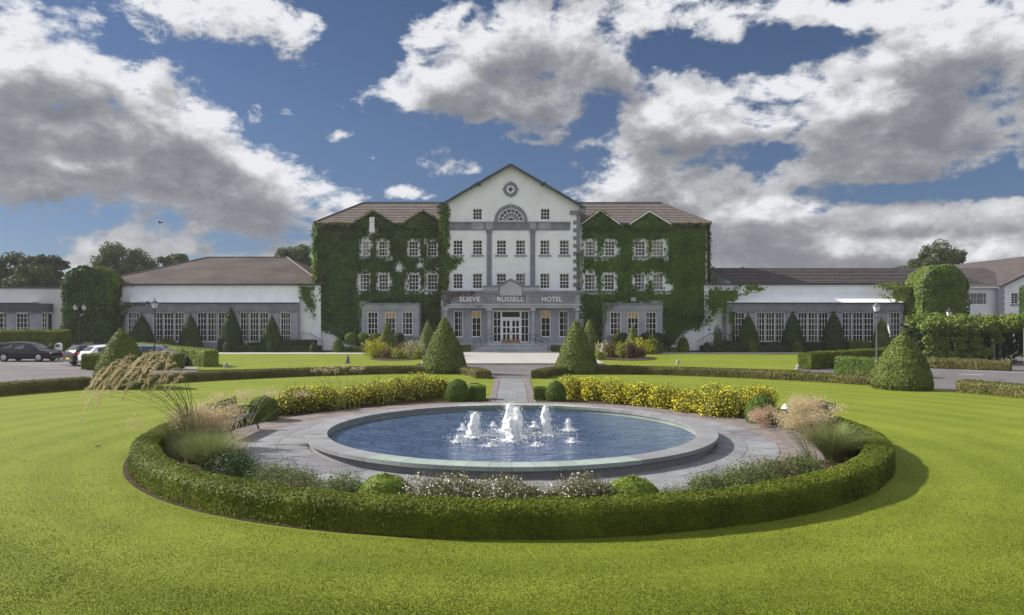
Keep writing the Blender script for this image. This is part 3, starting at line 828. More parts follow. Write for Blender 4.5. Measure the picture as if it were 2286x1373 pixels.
for i, (px, ba, tp, r, lb) in enumerate([
    (1059, 975, 919, .15, 'tall white water jet standing alone at the left of the fountain'),
    (1136, 962, 899, .15, 'tallest white water jet at the back of the middle cluster'),
    (1154, 968, 907, .13, 'white water jet on the right side of the middle cluster'),
    (1143, 983, 930, .16, 'broad white water jet in front of the middle cluster'),
    (1219, 970, 905, .13, 'tall slim white water jet standing right of the middle cluster'),
    (1033, 960, 946, .04, 'low bubbling jet just behind the leftmost tall jet'),
    (1021, 987, 972, .045, 'low bubbling jet leftmost of all in front of the tall left jet'),
    (1101, 951, 942, .04, 'low bubbling jet at the back between left jet and middle cluster'),
    (1093, 997, 988, .05, 'low bubbling jet at the front between left jet and middle cluster'),
    (1192, 953, 940, .05, 'low bubbling jet at the back between middle cluster and right jet'),
    (1269, 961, 934, .055, 'medium pointed jet rightmost in the back of the fountain'),
    (1276, 988, 977, .05, 'low bubbling jet rightmost in the front of the fountain'),
    (1197, 996, 986, .045, 'low bubbling jet in front of the tall right jet')]):
    jet(px, ba, tp, r, lb, i + 3)
nz_ = thing('spray_nozzle', 'thin dark pipe with a crossbar standing in the water beside the tall right jet', 'nozzle', (X_(1199, 19.6), 19.6, .1))
MB().tube([(X_(1199, 19.6), 19.6, .08), (X_(1199, 19.6), 19.6, .28)], .012, 6).build('riser', 'black', nz_)
MB().tube([(X_(1189, 19.6), 19.6, .285), (X_(1209, 19.6), 19.6, .30)], .010, 6).build('crossbar', 'black', nz_)

# ================================================================== HEDGES
def arc(c, r, a0, a1, n): return [(c[0] + r * math.cos(math.radians(a0 + (a1 - a0) * i / (n - 1))), c[1] + r * math.sin(math.radians(a0 + (a1 - a0) * i / (n - 1)))) for i in range(n)]
def lerp(p, r, n): return [(p[0] + (r[0] - p[0]) * i / (n - 1), p[1] + (r[1] - p[1]) * i / (n - 1)) for i in range(n)]
hedge('hedge', 'long low clipped hedge curving round the front of the fountain garden', arc(PC, 9.07, 162, 378, 200), .62, .49, 'leaf_hedge', .038, 2700, wob=.045, seed=2,
      dens_fn=lambda c: np.where(np.hypot(c[:, 0] - PC[0], c[:, 1] - PC[1]) > 8.72, 1.0, .25))
hedge('hedge', 'low arc hedge edging the lawn between two cones, left of the garden path', arc(LC, 23.95, 101.5, 140.5, 70), .75, .43, 'leaf_lowhedge', .075, 620, seed=4, wob=.04, group='low arc hedges round the lawn')
hedge('hedge', 'low arc hedge running from the left cone to the edge of the car park', arc(LC, 23.95, 144, 175, 60), .8, .50, 'leaf_lowhedge', .07, 650, seed=5, wob=.04, group='low arc hedges round the lawn')
hedge('hedge', 'low arc hedge edging the lawn between two cones, right of the garden path', arc(LC, 23.95, 78, 39, 70), .75, .45, 'leaf_lowhedge', .075, 620, seed=6, wob=.04, group='low arc hedges round the lawn')
hedge('hedge', 'low arc hedge beyond the right cone beside the side road', arc(LC, 23.95, 31, 3, 60), .95, .52, 'leaf_lowhedge', .065, 700, seed=7, wob=.05, group='low arc hedges round the lawn')
hedge('hedge', 'short curved hedge at the left corner where the path meets the drive', [(-3.7, 43.6), (-3.1, 43.2), (-2.5, 42.5), (-2.0, 41.6), (-1.7, 40.6), (-1.55, 39.7)], .85, .42, 'leaf_lowhedge', .07, 700, seed=8, group='curved hedge ends beside the path')
hedge('hedge', 'short curved hedge at the right corner where the path meets the drive', [(3.6, 43.4), (3.0, 43.0), (2.4, 42.3), (1.9, 41.4), (1.6, 40.4), (1.45, 39.6)], .85, .42, 'leaf_lowhedge', .07, 700, seed=9, group='curved hedge ends beside the path')
hedge('hedge', 'thick waist-high hedge with a sunlit left side beside the left far lawn', lerp((-32.2, 63.2), (-20.0, 48.7), 40), .95, 1.12, 'leaf_box_bright', .10, 380, seed=10, wob=.07)
hedge('hedge', 'dark waist-high hedge standing under the black street lamp', lerp((-27.5, 47.3), (-21.4, 47.3), 22), 1.1, .97, 'leaf_hedge', .08, 480, seed=11, wob=.05)
hedge('hedge', 'tall dark hedge behind the parked black estate car', lerp((-50, 63), (-38.3, 63), 24), 1.3, 2.2, 'leaf_hedge', .12, 220, seed=12, wob=.08)
hedge('hedge', 'long waist-high hedge with a lit end face beside the right far lawn', lerp((18.95, 47.4), (31.0, 57.0), 40), .95, 1.0, 'leaf_hedge', .085, 450, seed=13, wob=.06)
hedge('hedge', 'short leafy waist-high hedge under the grey street lamp', lerp((19.75, 44.4), (22.4, 40.9), 20), .8, .95, 'leaf_box', .075, 600, seed=14, wob=.06)
hedge('hedge', 'low brownish hedge at the foot of the pergola', lerp((27.0, 49.6), (31.6, 46.4), 20), 1.2, .55, 'leaf_lowhedge', .09, 420, seed=15, wob=.12)
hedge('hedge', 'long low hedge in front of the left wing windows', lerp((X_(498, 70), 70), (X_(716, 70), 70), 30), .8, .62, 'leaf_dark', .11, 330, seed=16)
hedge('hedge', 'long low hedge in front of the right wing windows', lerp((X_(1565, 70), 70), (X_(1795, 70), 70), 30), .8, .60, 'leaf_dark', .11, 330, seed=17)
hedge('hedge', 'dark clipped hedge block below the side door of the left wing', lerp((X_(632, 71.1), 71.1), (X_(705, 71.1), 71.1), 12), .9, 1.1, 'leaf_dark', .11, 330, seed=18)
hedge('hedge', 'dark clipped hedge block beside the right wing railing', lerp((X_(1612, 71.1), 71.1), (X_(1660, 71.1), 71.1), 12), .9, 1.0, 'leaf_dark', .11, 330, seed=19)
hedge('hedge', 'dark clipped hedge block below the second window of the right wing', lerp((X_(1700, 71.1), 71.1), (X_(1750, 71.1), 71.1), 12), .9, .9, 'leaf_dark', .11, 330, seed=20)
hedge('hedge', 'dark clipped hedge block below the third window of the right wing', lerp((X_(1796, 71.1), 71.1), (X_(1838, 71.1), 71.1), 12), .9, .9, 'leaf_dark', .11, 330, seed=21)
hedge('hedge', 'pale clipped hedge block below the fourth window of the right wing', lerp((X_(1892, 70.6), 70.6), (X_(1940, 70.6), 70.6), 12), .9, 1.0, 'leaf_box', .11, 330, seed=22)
hedge('hedge', 'small low hedge in front of the left bay window', lerp((X_(762, 69.5), 69.5), (X_(822, 69.5), 69.5), 12), .6, .50, 'leaf_box', .10, 380, seed=23)
hedge('hedge', 'small low hedge in front of the right bay window', lerp((X_(1455, 69.5), 69.5), (X_(1512, 69.5), 69.5), 12), .6, .45, 'leaf_box', .10, 380, seed=24)
hedge('hedge', 'small square hedge left of the entrance steps', lerp((X_(1026, 69.6), 69.6), (X_(1050, 69.6), 69.6), 6), .6, .66, 'leaf_box', .10, 380, seed=25)
hedge('hedge', 'small square hedge right of the entrance steps', lerp((X_(1231, 69.6), 69.6), (X_(1251, 69.6), 69.6), 6), .6, .66, 'leaf_box', .10, 380, seed=26)
hedge('hedge', 'cube-shaped box hedge left of the path beside the pool', lerp((-1.68, 29.45), (-1.09, 29.45), 6), .6, .55, 'leaf_box', .045, 1700, seed=27, wob=.015, round_=.06)
hedge('hedge', 'cube-shaped box hedge right of the path beside the pool', lerp((.90, 29.45), (1.35, 29.45), 6), .6, .50, 'leaf_box', .045, 1700, seed=28, wob=.015, round_=.06)

# ================================================================== TOPIARY
GC = 'large clipped cones'
topiary('topiary_cone', 'big clipped cone left of the garden path in front of the entrance', 'topiary', (-4.05, 43.9, 0), cone_prof(1.36, 3.32, .16), 'leaf_cone', .10, 420, GC, .10, 1)
topiary('topiary_cone', 'big clipped cone right of the garden path in front of the entrance', 'topiary', (3.82, 43.6, 0), cone_prof(1.30, 3.12, .18), 'leaf_cone', .10, 420, GC, .10, 2)
topiary('topiary_cone', 'slim cone behind the big cone left of the entrance', 'topiary', (-7.25, 63, 0), cone_prof(.98, 3.05, .14), 'leaf_cone', .10, 380, GC, .05, 3)
topiary('topiary_cone', 'slim cone behind the big cone right of the entrance', 'topiary', (6.6, 62.5, 0), cone_prof(.98, 3.15, .14), 'leaf_cone', .10, 380, GC, .05, 4)
topiary('topiary_cone', 'broad clipped cone at the left lawn edge in front of the parked cars', 'topiary', (-18.5, 34.7, 0), cone_prof(1.28, 2.78, .2), 'leaf_cone', .085, 520, GC, .09, 5)
topiary('topiary_cone', 'broad clipped cone at the right lawn edge near the grey lamp', 'topiary', (18.1, 34.0, 0), cone_prof(1.32, 2.62, .24), 'leaf_cone', .085, 560, GC, .10, 6)
topiary('topiary_cone', 'clipped cone in front of the left bay window', 'topiary', (X_(864, 66.5), 66.5, 0), cone_prof(.9, 3.05, .14), 'leaf_cone', .10, 380, 'cones along the front of the building', .05, 7)
topiary('topiary_cone', 'narrow clipped cone in front of the right bay window', 'topiary', (X_(1413, 66.5), 66.5, 0), cone_prof(.78, 2.75, .10), 'leaf_cone', .10, 380, 'cones along the front of the building', .05, 8)
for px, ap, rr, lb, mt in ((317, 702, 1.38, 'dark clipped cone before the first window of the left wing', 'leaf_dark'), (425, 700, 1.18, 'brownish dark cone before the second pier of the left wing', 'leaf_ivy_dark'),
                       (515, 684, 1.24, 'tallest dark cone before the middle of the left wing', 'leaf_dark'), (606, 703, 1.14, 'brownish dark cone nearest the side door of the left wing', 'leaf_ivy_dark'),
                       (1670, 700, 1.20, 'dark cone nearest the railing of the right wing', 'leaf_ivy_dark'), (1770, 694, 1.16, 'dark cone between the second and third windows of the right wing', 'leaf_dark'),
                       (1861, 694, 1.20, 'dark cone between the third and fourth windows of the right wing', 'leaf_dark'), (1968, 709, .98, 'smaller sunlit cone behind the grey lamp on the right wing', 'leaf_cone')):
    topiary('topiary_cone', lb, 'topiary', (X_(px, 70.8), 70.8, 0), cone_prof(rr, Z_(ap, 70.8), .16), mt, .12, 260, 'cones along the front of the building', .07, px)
for px, top, base, hw, lb in ((755, 755, 787, 12.5, 'upright clipped dome at the left end of the bay hedge'), (1525, 752, 786, 13.5, 'upright clipped dome beside the white wall on the right'),
                              (507, 762, 785, 10, 'small clipped dome at the left end of the long left wing hedge'), (605, 761, 784, 9.5, 'small clipped dome in the middle of the left wing hedge'), (700, 765, 784, 9, 'small clipped dome near the left wing railing'),
                              (1680, 762, 785, 11, 'small clipped dome below the first cone of the right wing'), (1779, 762, 785, 10.5, 'small clipped dome below the second cone of the right wing'), (1866, 766, 784, 9, 'small clipped dome below the third cone of the right wing'),
                              (432, 763, 782, 7, 'small clipped dome beyond the sunlit left hedge'), (1578, 764, 786, 9, 'round dark shrub ball at the foot of the right railing'),
                              (114, 766, 800, 9, 'small green dome between the black estate and the parking meter')):
    Y = 69.35 if px != 114 else 59.5; 
    r_ = hw * Y / F; topiary('topiary_dome', lb, 'topiary', (X_(px, Y), Y, 0), dome_prof(r_, max(.5, Z_(top, Y))), 'leaf_box' if px in (755, 114) else ('leaf_hedge' if px in (1525, 1680, 1779) else 'leaf_dark'), .10, 420, 'small clipped domes', .03, px)
for px, lb, mt in ((784, 'round-headed box tree left of the left bay window', 'leaf_box'), (811, 'round-headed box tree at the left edge of the left bay window', 'leaf_box'), (838, 'round-headed box tree under the first pane of the left bay window', 'leaf_hedge'),
                   (889, 'dark round-headed tree right of the cone at the left bay', 'leaf_dark'), (1392, 'dark round-headed tree left of the cone at the right bay', 'leaf_dark'), (1442, 'dark round-headed tree just right of the cone at the right bay', 'leaf_dark'),
                   (1467, 'dark round-headed tree at the right edge of the right bay', 'leaf_dark'), (1494, 'dark round-headed tree beside the clipped dome on the right', 'leaf_dark')):
    topiary('topiary_ball', lb, 'topiary', (X_(px, 68.9), 68.9, 0), ball_prof(.56, 1.05, .80), mt, .11, 420, 'round-headed trees by the bay windows', .06, px, trunk=1.1)
for loc, pr, lb, lf in (((-2.15, 29.0, 0), dome_prof(.49, .86, 9, 2.6), 'rounded box ball left of the path beside the cube hedge', .045), ((1.74, 29.05, 0), dome_prof(.43, .80, 9, 2.4), 'rounded box ball right of the path beside the cube hedge', .045),
                    ((-7.95, 23.45, 0), dome_prof(.47, .80, 9, 4.0, .95), 'squarish box shrub between the left bench and the yellow flowers', .045), ((7.78, 22.9, 0), dome_prof(.50, .88, 9, 2.4), 'rounded box ball at the right end of the yellow flowers', .045),
                    ((8.15, 17.7, 0), dome_prof(.42, .76, 9, 2.2), 'dark green box dome inside the right end of the round hedge', .045),
                    ((-2.10, 12.1, 0), dome_prof(.52, .72, 9, 2.2), 'glossy green box mound left of the white flowers', .040), ((1.98, 12.1, 0), dome_prof(.58, .68, 9, 2.1), 'bright green box mound right of the white flowers', .040)):
    topiary('box_ball', lb, 'shrub', loc, pr, 'leaf_box_bright' if loc[1] < 15 else 'leaf_box', lf, 1900, 'box balls round the pool', .05, int(abs(loc[0]) * 10), tilt=.7)

# ================================================================== FLOWERING SHRUBS
yl = [(625, 938, .72, .72), (672, 933, .80, .98), (728, 927, .84, 1.0), (785, 920, .78, .82), (840, 914, .84, .98), (890, 909, .80, 1.06), (938, 905, .82, 1.08), (975, 902, .55, .90)]
tx = ['beside the squarish box shrub', 'second from the squarish box shrub', 'third from the squarish box shrub', 'fourth from the squarish box shrub', 'fifth from the squarish box shrub', 'third from the box ball by the path', 'second from the box ball by the path', 'next to the box ball by the path']
for i, (px, by, r_, h) in enumerate(yl):
    X, Y = G(px, by - 14)
    shrub('flowering_shrub', 'yellow-flowered shrub left of the path, ' + tx[i], (X, Y, 0), r_, r_, h, 'leaf_yellowbush', .06, 4200, 'flower_yellow', .045, 1100, cat='shrub', group='yellow flowering shrubs left of the path', seed=i + 20, spiky=.25, topflower=True)
yr = [(1284, 901, .72, .96), (1332, 905, .66, 1.02), (1382, 911, .74, .98), (1432, 917, .70, .92), (1486, 923, .74, .94), (1540, 932, .72, .90), (1602, 942, .84, 1.10), (1658, 936, .70, .98), (1698, 926, .60, .95)]
tx = ['beside the box ball by the path', 'second from the box ball', 'third from the box ball', 'fourth from the box ball', 'middle of the row', 'third before the big one', 'biggest of the row and full of flowers', 'just beyond the biggest one', 'last one behind the end box ball']
for i, (px, by, r_, h) in enumerate(yr):
    X, Y = G(px, by - 12)
    shrub('flowering_shrub', 'yellow-flowered shrub right of the path, ' + tx[i], (X, Y, 0), r_, r_, h, 'leaf_yellowbush', .06, 4200, 'flower_yellow', .047, 1500, cat='shrub', group='yellow flowering shrubs right of the path', seed=i + 50, spiky=.2)
for i, (X, Y, r_, h, lb) in enumerate(((-1.28, 12.2, .52, .84, 'white-flowered shrub beside the left front box mound'), (-.66, 12.2, .48, .80, 'white-flowered shrub second from the left front box mound'), (-.05, 12.15, .58, .86, 'broadest white-flowered shrub in the middle of the front bed'),
                                   (.42, 12.2, .38, .62, 'lowest white-flowered shrub right of the middle of the front bed'), (.95, 12.2, .52, .86, 'white-flowered shrub right of the middle of the front bed'), (1.42, 12.3, .40, .70, 'small white-flowered shrub beside the right front box mound'))):
    shrub('flowering_shrub', lb, (X, Y - .32, 0), r_ * 1.12, r_, h, 'leaf_sage_brown', .034, 8000, 'flower_white', .034, 620, group='white flowering shrubs in the front bed', seed=i + 80, spiky=.16)
for i, (X, Y, r_, h, mt, lb) in enumerate(((-5.25, 14.3, .58, .66, 'leaf_dark', 'dark green bushy shrub in the left front bed next to the grass tuft'), (-4.15, 13.45, .58, .62, 'leaf_sage', 'grey-green feathery shrub in the left front bed, taller one'), (-3.55, 13.0, .45, .45, 'leaf_sage_brown', 'brownish feathery shrub between two grey-green ones at left'),
                                           (-2.9, 12.8, .50, .60, 'leaf_sage', 'grey-green feathery shrub beside the left front box mound'),
                                           (2.85, 12.75, .42, .36, 'leaf_sage', 'low grey-green shrub beside the right front box mound'), (3.5, 13.1, .48, .52, 'leaf_sage', 'grey-green feathery shrub in the right front bed'), (4.15, 13.5, .52, .66, 'leaf_sage', 'tallest grey-green feathery shrub in the right front bed'),
                                           (4.85, 14.0, .46, .62, 'leaf_sage_brown', 'brownish feathery shrub in the right front bed'), (5.5, 14.6, .46, .58, 'leaf_sage', 'grey-green shrub nearest the right grass tuft'))):
    shrub('leafy_shrub', lb, (X * 1.02, Y - .22, 0), r_ * 1.25, r_ * 1.2, h * 1.2, mt, .036, 8500, group='feathery shrubs in the front beds', seed=i + 120, spiky=.2)
# mixed beds by the drive
for i, (px, by, w_, h, mt, lb) in enumerate((
    (842, 799, 22, 1.35, 'leaf_gold', 'golden-leaved shrub at the left end of the left flower bed'), (832, 783, 18, 1.5, 'leaf_lime', 'pale green shrub behind the golden one in the left bed'), (862, 790, 16, 1.5, 'leaf_gold', 'second golden shrub behind the first in the left bed'),
    (868, 801, 14, .7, 'leaf_rust', 'rusty low shrub right of the golden shrub in the left bed'), (880, 788, 14, 1.25, 'leaf_purple', 'purple-leaved shrub in the middle of the left bed'), (893, 802, 14, .65, 'leaf_lime', 'low green tuft in the middle of the left bed'),
    (903, 793, 18, 1.0, 'leaf_rust', 'rust and green shrub right of middle in the left bed'), (928, 797, 18, 1.35, 'leaf_cream', 'cream variegated shrub at the right end of the left bed'), (931, 803, 8, .7, 'leaf_lime', 'small lime shrub in front of the cream one'),
    (1352, 797, 16, 1.2, 'leaf_cream', 'pinkish cream shrub beside the stone figure in the right bed'), (1366, 799, 17, 1.15, 'leaf_rust', 'rusty green shrub second from the left in the right bed'), (1376, 785, 11, 1.65, 'leaf_gold', 'upright golden shrub at the back of the right bed'),
    (1341, 804, 8, .6, 'leaf_lime', 'small lime shrub at the left end of the right bed'), (1393, 800, 13, 1.15, 'leaf_lime', 'tall variegated shrub in the middle of the right bed'), (1407, 801, 9, 1.2, 'leaf_purple', 'reddish stemmed plant right of middle in the right bed'),
    (1421, 798, 15, .95, 'leaf_rust', 'low rusty shrub before the big golden one in the right bed'), (1437, 791, 24, 1.4, 'leaf_gold', 'broad bright golden shrub in the right bed'), (1460, 790, 17, 1.55, 'leaf_box', 'green rounded shrub at the right end of the right bed'),
    (570, 771, 12, .9, 'leaf_dark', 'dark loose shrub before the third window of the left wing'), (372, 765, 20, 1.3, 'leaf_yellowbush', 'green leafy shrub before the second window of the left wing'), (190, 772, 12, 1.0, 'leaf_lime', 'bright loose shrub behind the parked cars'),
    (1605, 745, 9, 2.4, 'leaf_sage', 'white-flecked climbing shrub on the right railing'))):
    if by > 780: X, Y = G(px, by)
    else: Y = 70.9 if px != 190 else 64; X = X_(px, Y)
    shrub('bed_shrub', lb, (X, Y, 0), w_ * 1.5 * Y / F, w_ * 1.2 * Y / F, h * 1.22, mt, .15, 1300, seed=i + 160, spiky=.35, lumps=9, group='mixed shrubs in the beds by the building')
# ================================================================== BUILDING
def wall_mb(mb, x0, x1, z0, z1, y, th, holes, mi=0):
    """front wall at y..y+th with rectangular openings and reveals"""
    xs = sorted({x0, x1} | {h[0] for h in holes} | {h[1] for h in holes}); zs = sorted({z0, z1} | {h[2] for h in holes} | {h[3] for h in holes})
    xs = [x for x in xs if x0 <= x <= x1]; zs = [z for z in zs if z0 <= z <= z1]
    def inside(cx, cz): return any(h[0] < cx < h[1] and h[2] < cz < h[3] for h in holes)
    for i in range(len(xs) - 1):
        for j in range(len(zs) - 1):
            if not inside((xs[i] + xs[i + 1]) / 2, (zs[j] + zs[j + 1]) / 2):
                a, b, c, d_ = xs[i], xs[i + 1], zs[j], zs[j + 1]
                mb.add([(a, y, c), (b, y, c), (b, y, d_), (a, y, d_)], [(0, 1, 2, 3)], mi)
    for a, b, c, d_ in holes:
        for q_ in (((a, c), (a, d_)), ((b, d_), (b, c)), ((b, c), (a, c)), ((a, d_), (b, d_))):
            (p, r), (s_, t_) = q_
            mb.add([(p, y, r), (s_, y, t_), (s_, y + th, t_), (p, y + th, r)], [(0, 1, 2, 3)], mi)
WM = {}
def win(parent, Y, px0, px1, py0, py1, cols, rows, name='window', sill=True, curtain=0, bar=.038, frame=.07, rail=None, amber=False, label=None, recess=.09, inner=True):
    """window part with frame mesh; glazing bars, pane, curtain and sill as sub-parts"""
    x0, x1, z0, z1 = X_(px0, Y), X_(px1, Y), Z_(py1, Y), Z_(py0, Y); w, h = round(x1 - x0, 2), round(z1 - z0, 2)
    key = (w, h, cols, rows, bar, frame, rail)
    if key not in WM:
        f = MB(); f.box(-w / 2, -w / 2 + frame, 0, .09, 0, h); f.box(w / 2 - frame, w / 2, 0, .09, 0, h); f.box(-w / 2 + frame, w / 2 - frame, 0, .09, 0, frame * 1.2); f.box(-w / 2 + frame, w / 2 - frame, 0, .09, h - frame, h)
        g = MB()
        for c in range(1, cols):
            x = -w / 2 + frame + (w - 2 * frame) * c / cols; g.box(x - bar / 2, x + bar / 2, .028, .06, frame * 1.2, h - frame)
        for r in range(1, rows):
            z = frame * 1.2 + (h - 2.2 * frame) * r / rows; bb = bar * (1.7 if rail == r else 1); g.box(-w / 2 + frame, w / 2 - frame, .026, .062, z - bb / 2, z + bb / 2)
        p = MB(); p.add([(-w / 2 + frame, .045, frame), (w / 2 - frame, .045, frame), (w / 2 - frame, .045, h - frame), (-w / 2 + frame, .045, h - frame)], [(0, 1, 2, 3)])
        s = MB(); s.box(-w / 2 - .12, w / 2 + .12, -.22 - .0, .0, -.13, -.004)
        WM[key] = (f.mesh('window_frame', 'white'), g.mesh('glazing_bars', 'white'), p.mesh('pane', 'glass'), s.mesh('sill', 'stone_dark'))
    F_, Gb, P_, S_ = WM[key]; off = OFF.get(parent.name, Vector((0, 0, 0)))
    o = bpy.data.objects.new(name, F_); COL.objects.link(o); o.parent = parent; o.location = Vector(((x0 + x1) / 2, Y + recess, z0)) - off
    if label: o['label'] = label
    for nm, me in (('glazing_bars', Gb), ('pane', P_)):
        c = bpy.data.objects.new(nm, me); COL.objects.link(c); c.parent = o
    if sill:
        c = bpy.data.objects.new('sill', S_); COL.objects.link(c); c.parent = o
    if curtain:
        cb = MB(); fr = w * .26
        if curtain & 1: cb.box(-w / 2 + frame, -w / 2 + frame + fr, .20, .22, .05, h - .05)
        if curtain & 2: cb.box(w / 2 - frame - fr, w / 2 - frame, .20, .22, .05, h - .05)
        if curtain & 4: cb.box(-w / 2 + frame, w / 2 - frame, .20, .22, h * .74, h - .05)
        if curtain & 8: cb.box(-w / 2 + frame, w / 2 - frame, .20, .22, .05, h - .05)
        cb.build('curtain', 'amber' if amber else 'curtain', o, off=Vector((0, 0, 0)))
    return (x0, x1, z0, z1)
def roof_slope(mb, e0, e1, r1, r0, n, lift=.05, mi=0, lower=True):
    """tile courses from eave (e0-e1) to ridge (r0-r1)"""
    e0, e1, r1, r0 = map(Vector, (e0, e1, r1, r0))
    N = (e1 - e0).cross(r0 - e0)
    if N.length < 1e-6: N = (e1 - e0).cross(r1 - e0)
    N.normalize()
    if N.z < 0: N = -N
    for i in range(n):
        t0, t1 = i / n, (i + 1) / n
        a, b = e0.lerp(r0, t0), e1.lerp(r1, t0); c, d_ = e1.lerp(r1, t1), e0.lerp(r0, t1)
        A, B = a + N * lift, b + N * lift
        mb.add([A, B, c, d_], [(0, 1, 2, 3)], mi); mb.add([a, b, B, A], [(0, 1, 2, 3)], mi)
YC = 72.5
hotel = thing('hotel', 'white gabled three-storey hotel block with ivy-covered wings and a grey stone entrance portico', 'hotel', (0, YC, 0))
def xc(px): return X_(px, YC)
def zc(py): return Z_(py, YC)
HX0, HX1 = xc(985), xc(1295); HM = xc(1140)
zE = zc(461)
w2 = [(1011.3, 1033.3), (1054.8, 1076.8), (1108.4, 1130.4), (1151.3, 1173.3), (1205.5, 1227.5), (1249, 1271)]
holes = []
for i, (a, b) in enumerate(w2):
    holes.append(win(hotel, YC, a, b, 536, 569.5, 3, 4, curtain=(0, 0, 0, 2, 2, 2)[i], rail=2, label='sash window of the upper floor on the white wall'))
for i, (a, b) in enumerate(w2):
    holes.append(win(hotel, YC, a, b, 610.5, 645, 3, 4, curtain=(0, 0, 0, 2, 2, 0)[i], rail=2, sill=False, label='sash window of the middle floor on the white wall'))
holes.append(win(hotel, YC, 1055, 1076.5, 465.5, 491, 3, 3, curtain=0, sill=False, label='small attic window left of the fanlight'))
holes.append(win(hotel, YC, 1206.5, 1228, 465.5, 491, 3, 3, curtain=0, sill=False, label='small attic window right of the fanlight'))
mb = MB(); wall_mb(mb, HX0, HX1, zc(679), zE, YC, .3, holes)
mb.box(HX0, HX0 + .3, YC + .002, 86, 0, zE); mb.box(HX1 - .3, HX1, YC + .002, 86, 0, zE); mb.box(HX0, HX1, 85.7, 86, 0, zE)
# gable triangle
zA = zc(371)
mb.prism([(HX0, zE), (HX1, zE), (HM, zA)], YC + .0, YC + .3); mb.prism([(HX0, zE), (HX1, zE), (HM, zA)], 85.7, 86)
mb.build('wall', 'render_white', hotel)
MB().box(HX0 + .31, HX1 - .31, YC + 1.0, YC + 1.1, 0, zE).build('interior_wall', 'interior', hotel)
# stone portico back wall with long windows
holes = []
for a, b, amb in ((1013, 1034, 0), (1053, 1074, 1), (1207.6, 1229, 1), (1248, 1269.5, 0)):
    holes.append(win(hotel, YC, a, b, 694, 753, 2, 4, name='entrance_window', curtain=4 if amb else 2, amber=bool(amb), sill=False, frame=.08, label='tall narrow window beside the entrance'))
dx0, dx1, dz0, dz1 = xc(1099.5), xc(1182), .80, zc(693)
holes.append((dx0, dx1, dz0, dz1))
mb = MB(); wall_mb(mb, HX0, HX1, 0, zc(679), YC - .004, .3, holes); mb.build('ground_floor_wall', 'stone', hotel)
# roof of the central block
mb = MB(); ov = .45; yf, yb = YC - .55, 86.4
rz = zc(367.5); sl = (zA - zE) / (HM - HX0)
lx, rx_ = xc(976.5), xc(1306); lz = rz - sl * (HM - lx); rzz = rz - sl * (rx_ - HM)
roof_slope(mb, (lx, yb, lz), (lx, yf, lz), (HM, yf, rz), (HM, yb, rz), 24, .05); roof_slope(mb, (rx_, yf, rzz), (rx_, yb, rzz), (HM, yb, rz), (HM, yf, rz), 24, .05)
mb.build('roof', 'roof_dark', hotel)
mb = MB()
for sx, ex, ez in ((-1, lx, lz), (1, rx_, rzz)):
    mb.prism([(ex, ez), (HM, rz - .003), (HM, rz - .26), (ex, ez - .24)] if sx < 0 else [(HM, rz - .003), (ex, ez), (ex, ez - .24), (HM, rz - .26)], yf - .03, yf + .05)
    x_ = xc(1068) if sx < 0 else xc(1213); zz = zc(413)
    mb.box(x_ - .25, x_ + .25, yf + .06, YC - .01, zz - .1, zz + .22)
mb.build('bargeboard', 'lead', hotel)
MB().box(lx, HX0 + .1, yf, YC + .2, lz - .55, lz - .1).build('eaves_block', 'stone_dark', hotel); MB().box(HX1 - .1, rx_, yf, YC + .2, rzz - .55, rzz - .1).build('eaves_block', 'stone_dark', hotel)
# oculus
oc = (xc(1140), zc(423))
def disc_ring(cx, cz, r0, r1, y0, y1, n=40, a0=0, a1=2 * math.pi):
    b = MB(); vs = []; fs = []
    for i in range(n + 1):
        a = a0 + (a1 - a0) * i / n; c, s = math.cos(a), math.sin(a)
        vs += [(cx + r0 * c, y0, cz + r0 * s), (cx + r1 * c, y0, cz + r1 * s), (cx + r1 * c, y1, cz + r1 * s), (cx + r0 * c, y1, cz + r0 * s)]
    for i in range(n):
        for k in range(4): fs.append((i * 4 + k, i * 4 + (k + 1) % 4, i * 4 + 4 + (k + 1) % 4, i * 4 + 4 + k))
    return b.add(vs, fs)
ocu = disc_ring(oc[0], oc[1], .40, .71, YC - .10, YC + .02).build('oculus', 'stone_dark', hotel)
b = MB()
for a in (0, 90, 180, 270):
    c, s = math.cos(math.radians(a)), math.sin(math.radians(a)); b.box(oc[0] + c * .70 - .09, oc[0] + c * .70 + .09, YC - .13, YC - .101, oc[1] + s * .70 - .09, oc[1] + s * .70 + .09)
b.build('keystone', 'stone_dark', ocu)
b = MB(); b.prism([(oc[0] + .40 * math.cos(t * math.pi / 12), oc[1] + .40 * math.sin(t * math.pi / 12)) for t in range(24)], YC - .03, YC - .004); b.build('surround', 'white', ocu)
b = MB(); b.prism([(oc[0] + .27, oc[1]), (oc[0], oc[1] + .27), (oc[0] - .27, oc[1]), (oc[0], oc[1] - .27)], YC - .05, YC - .031); b.build('diamond_pane', 'lead', ocu)
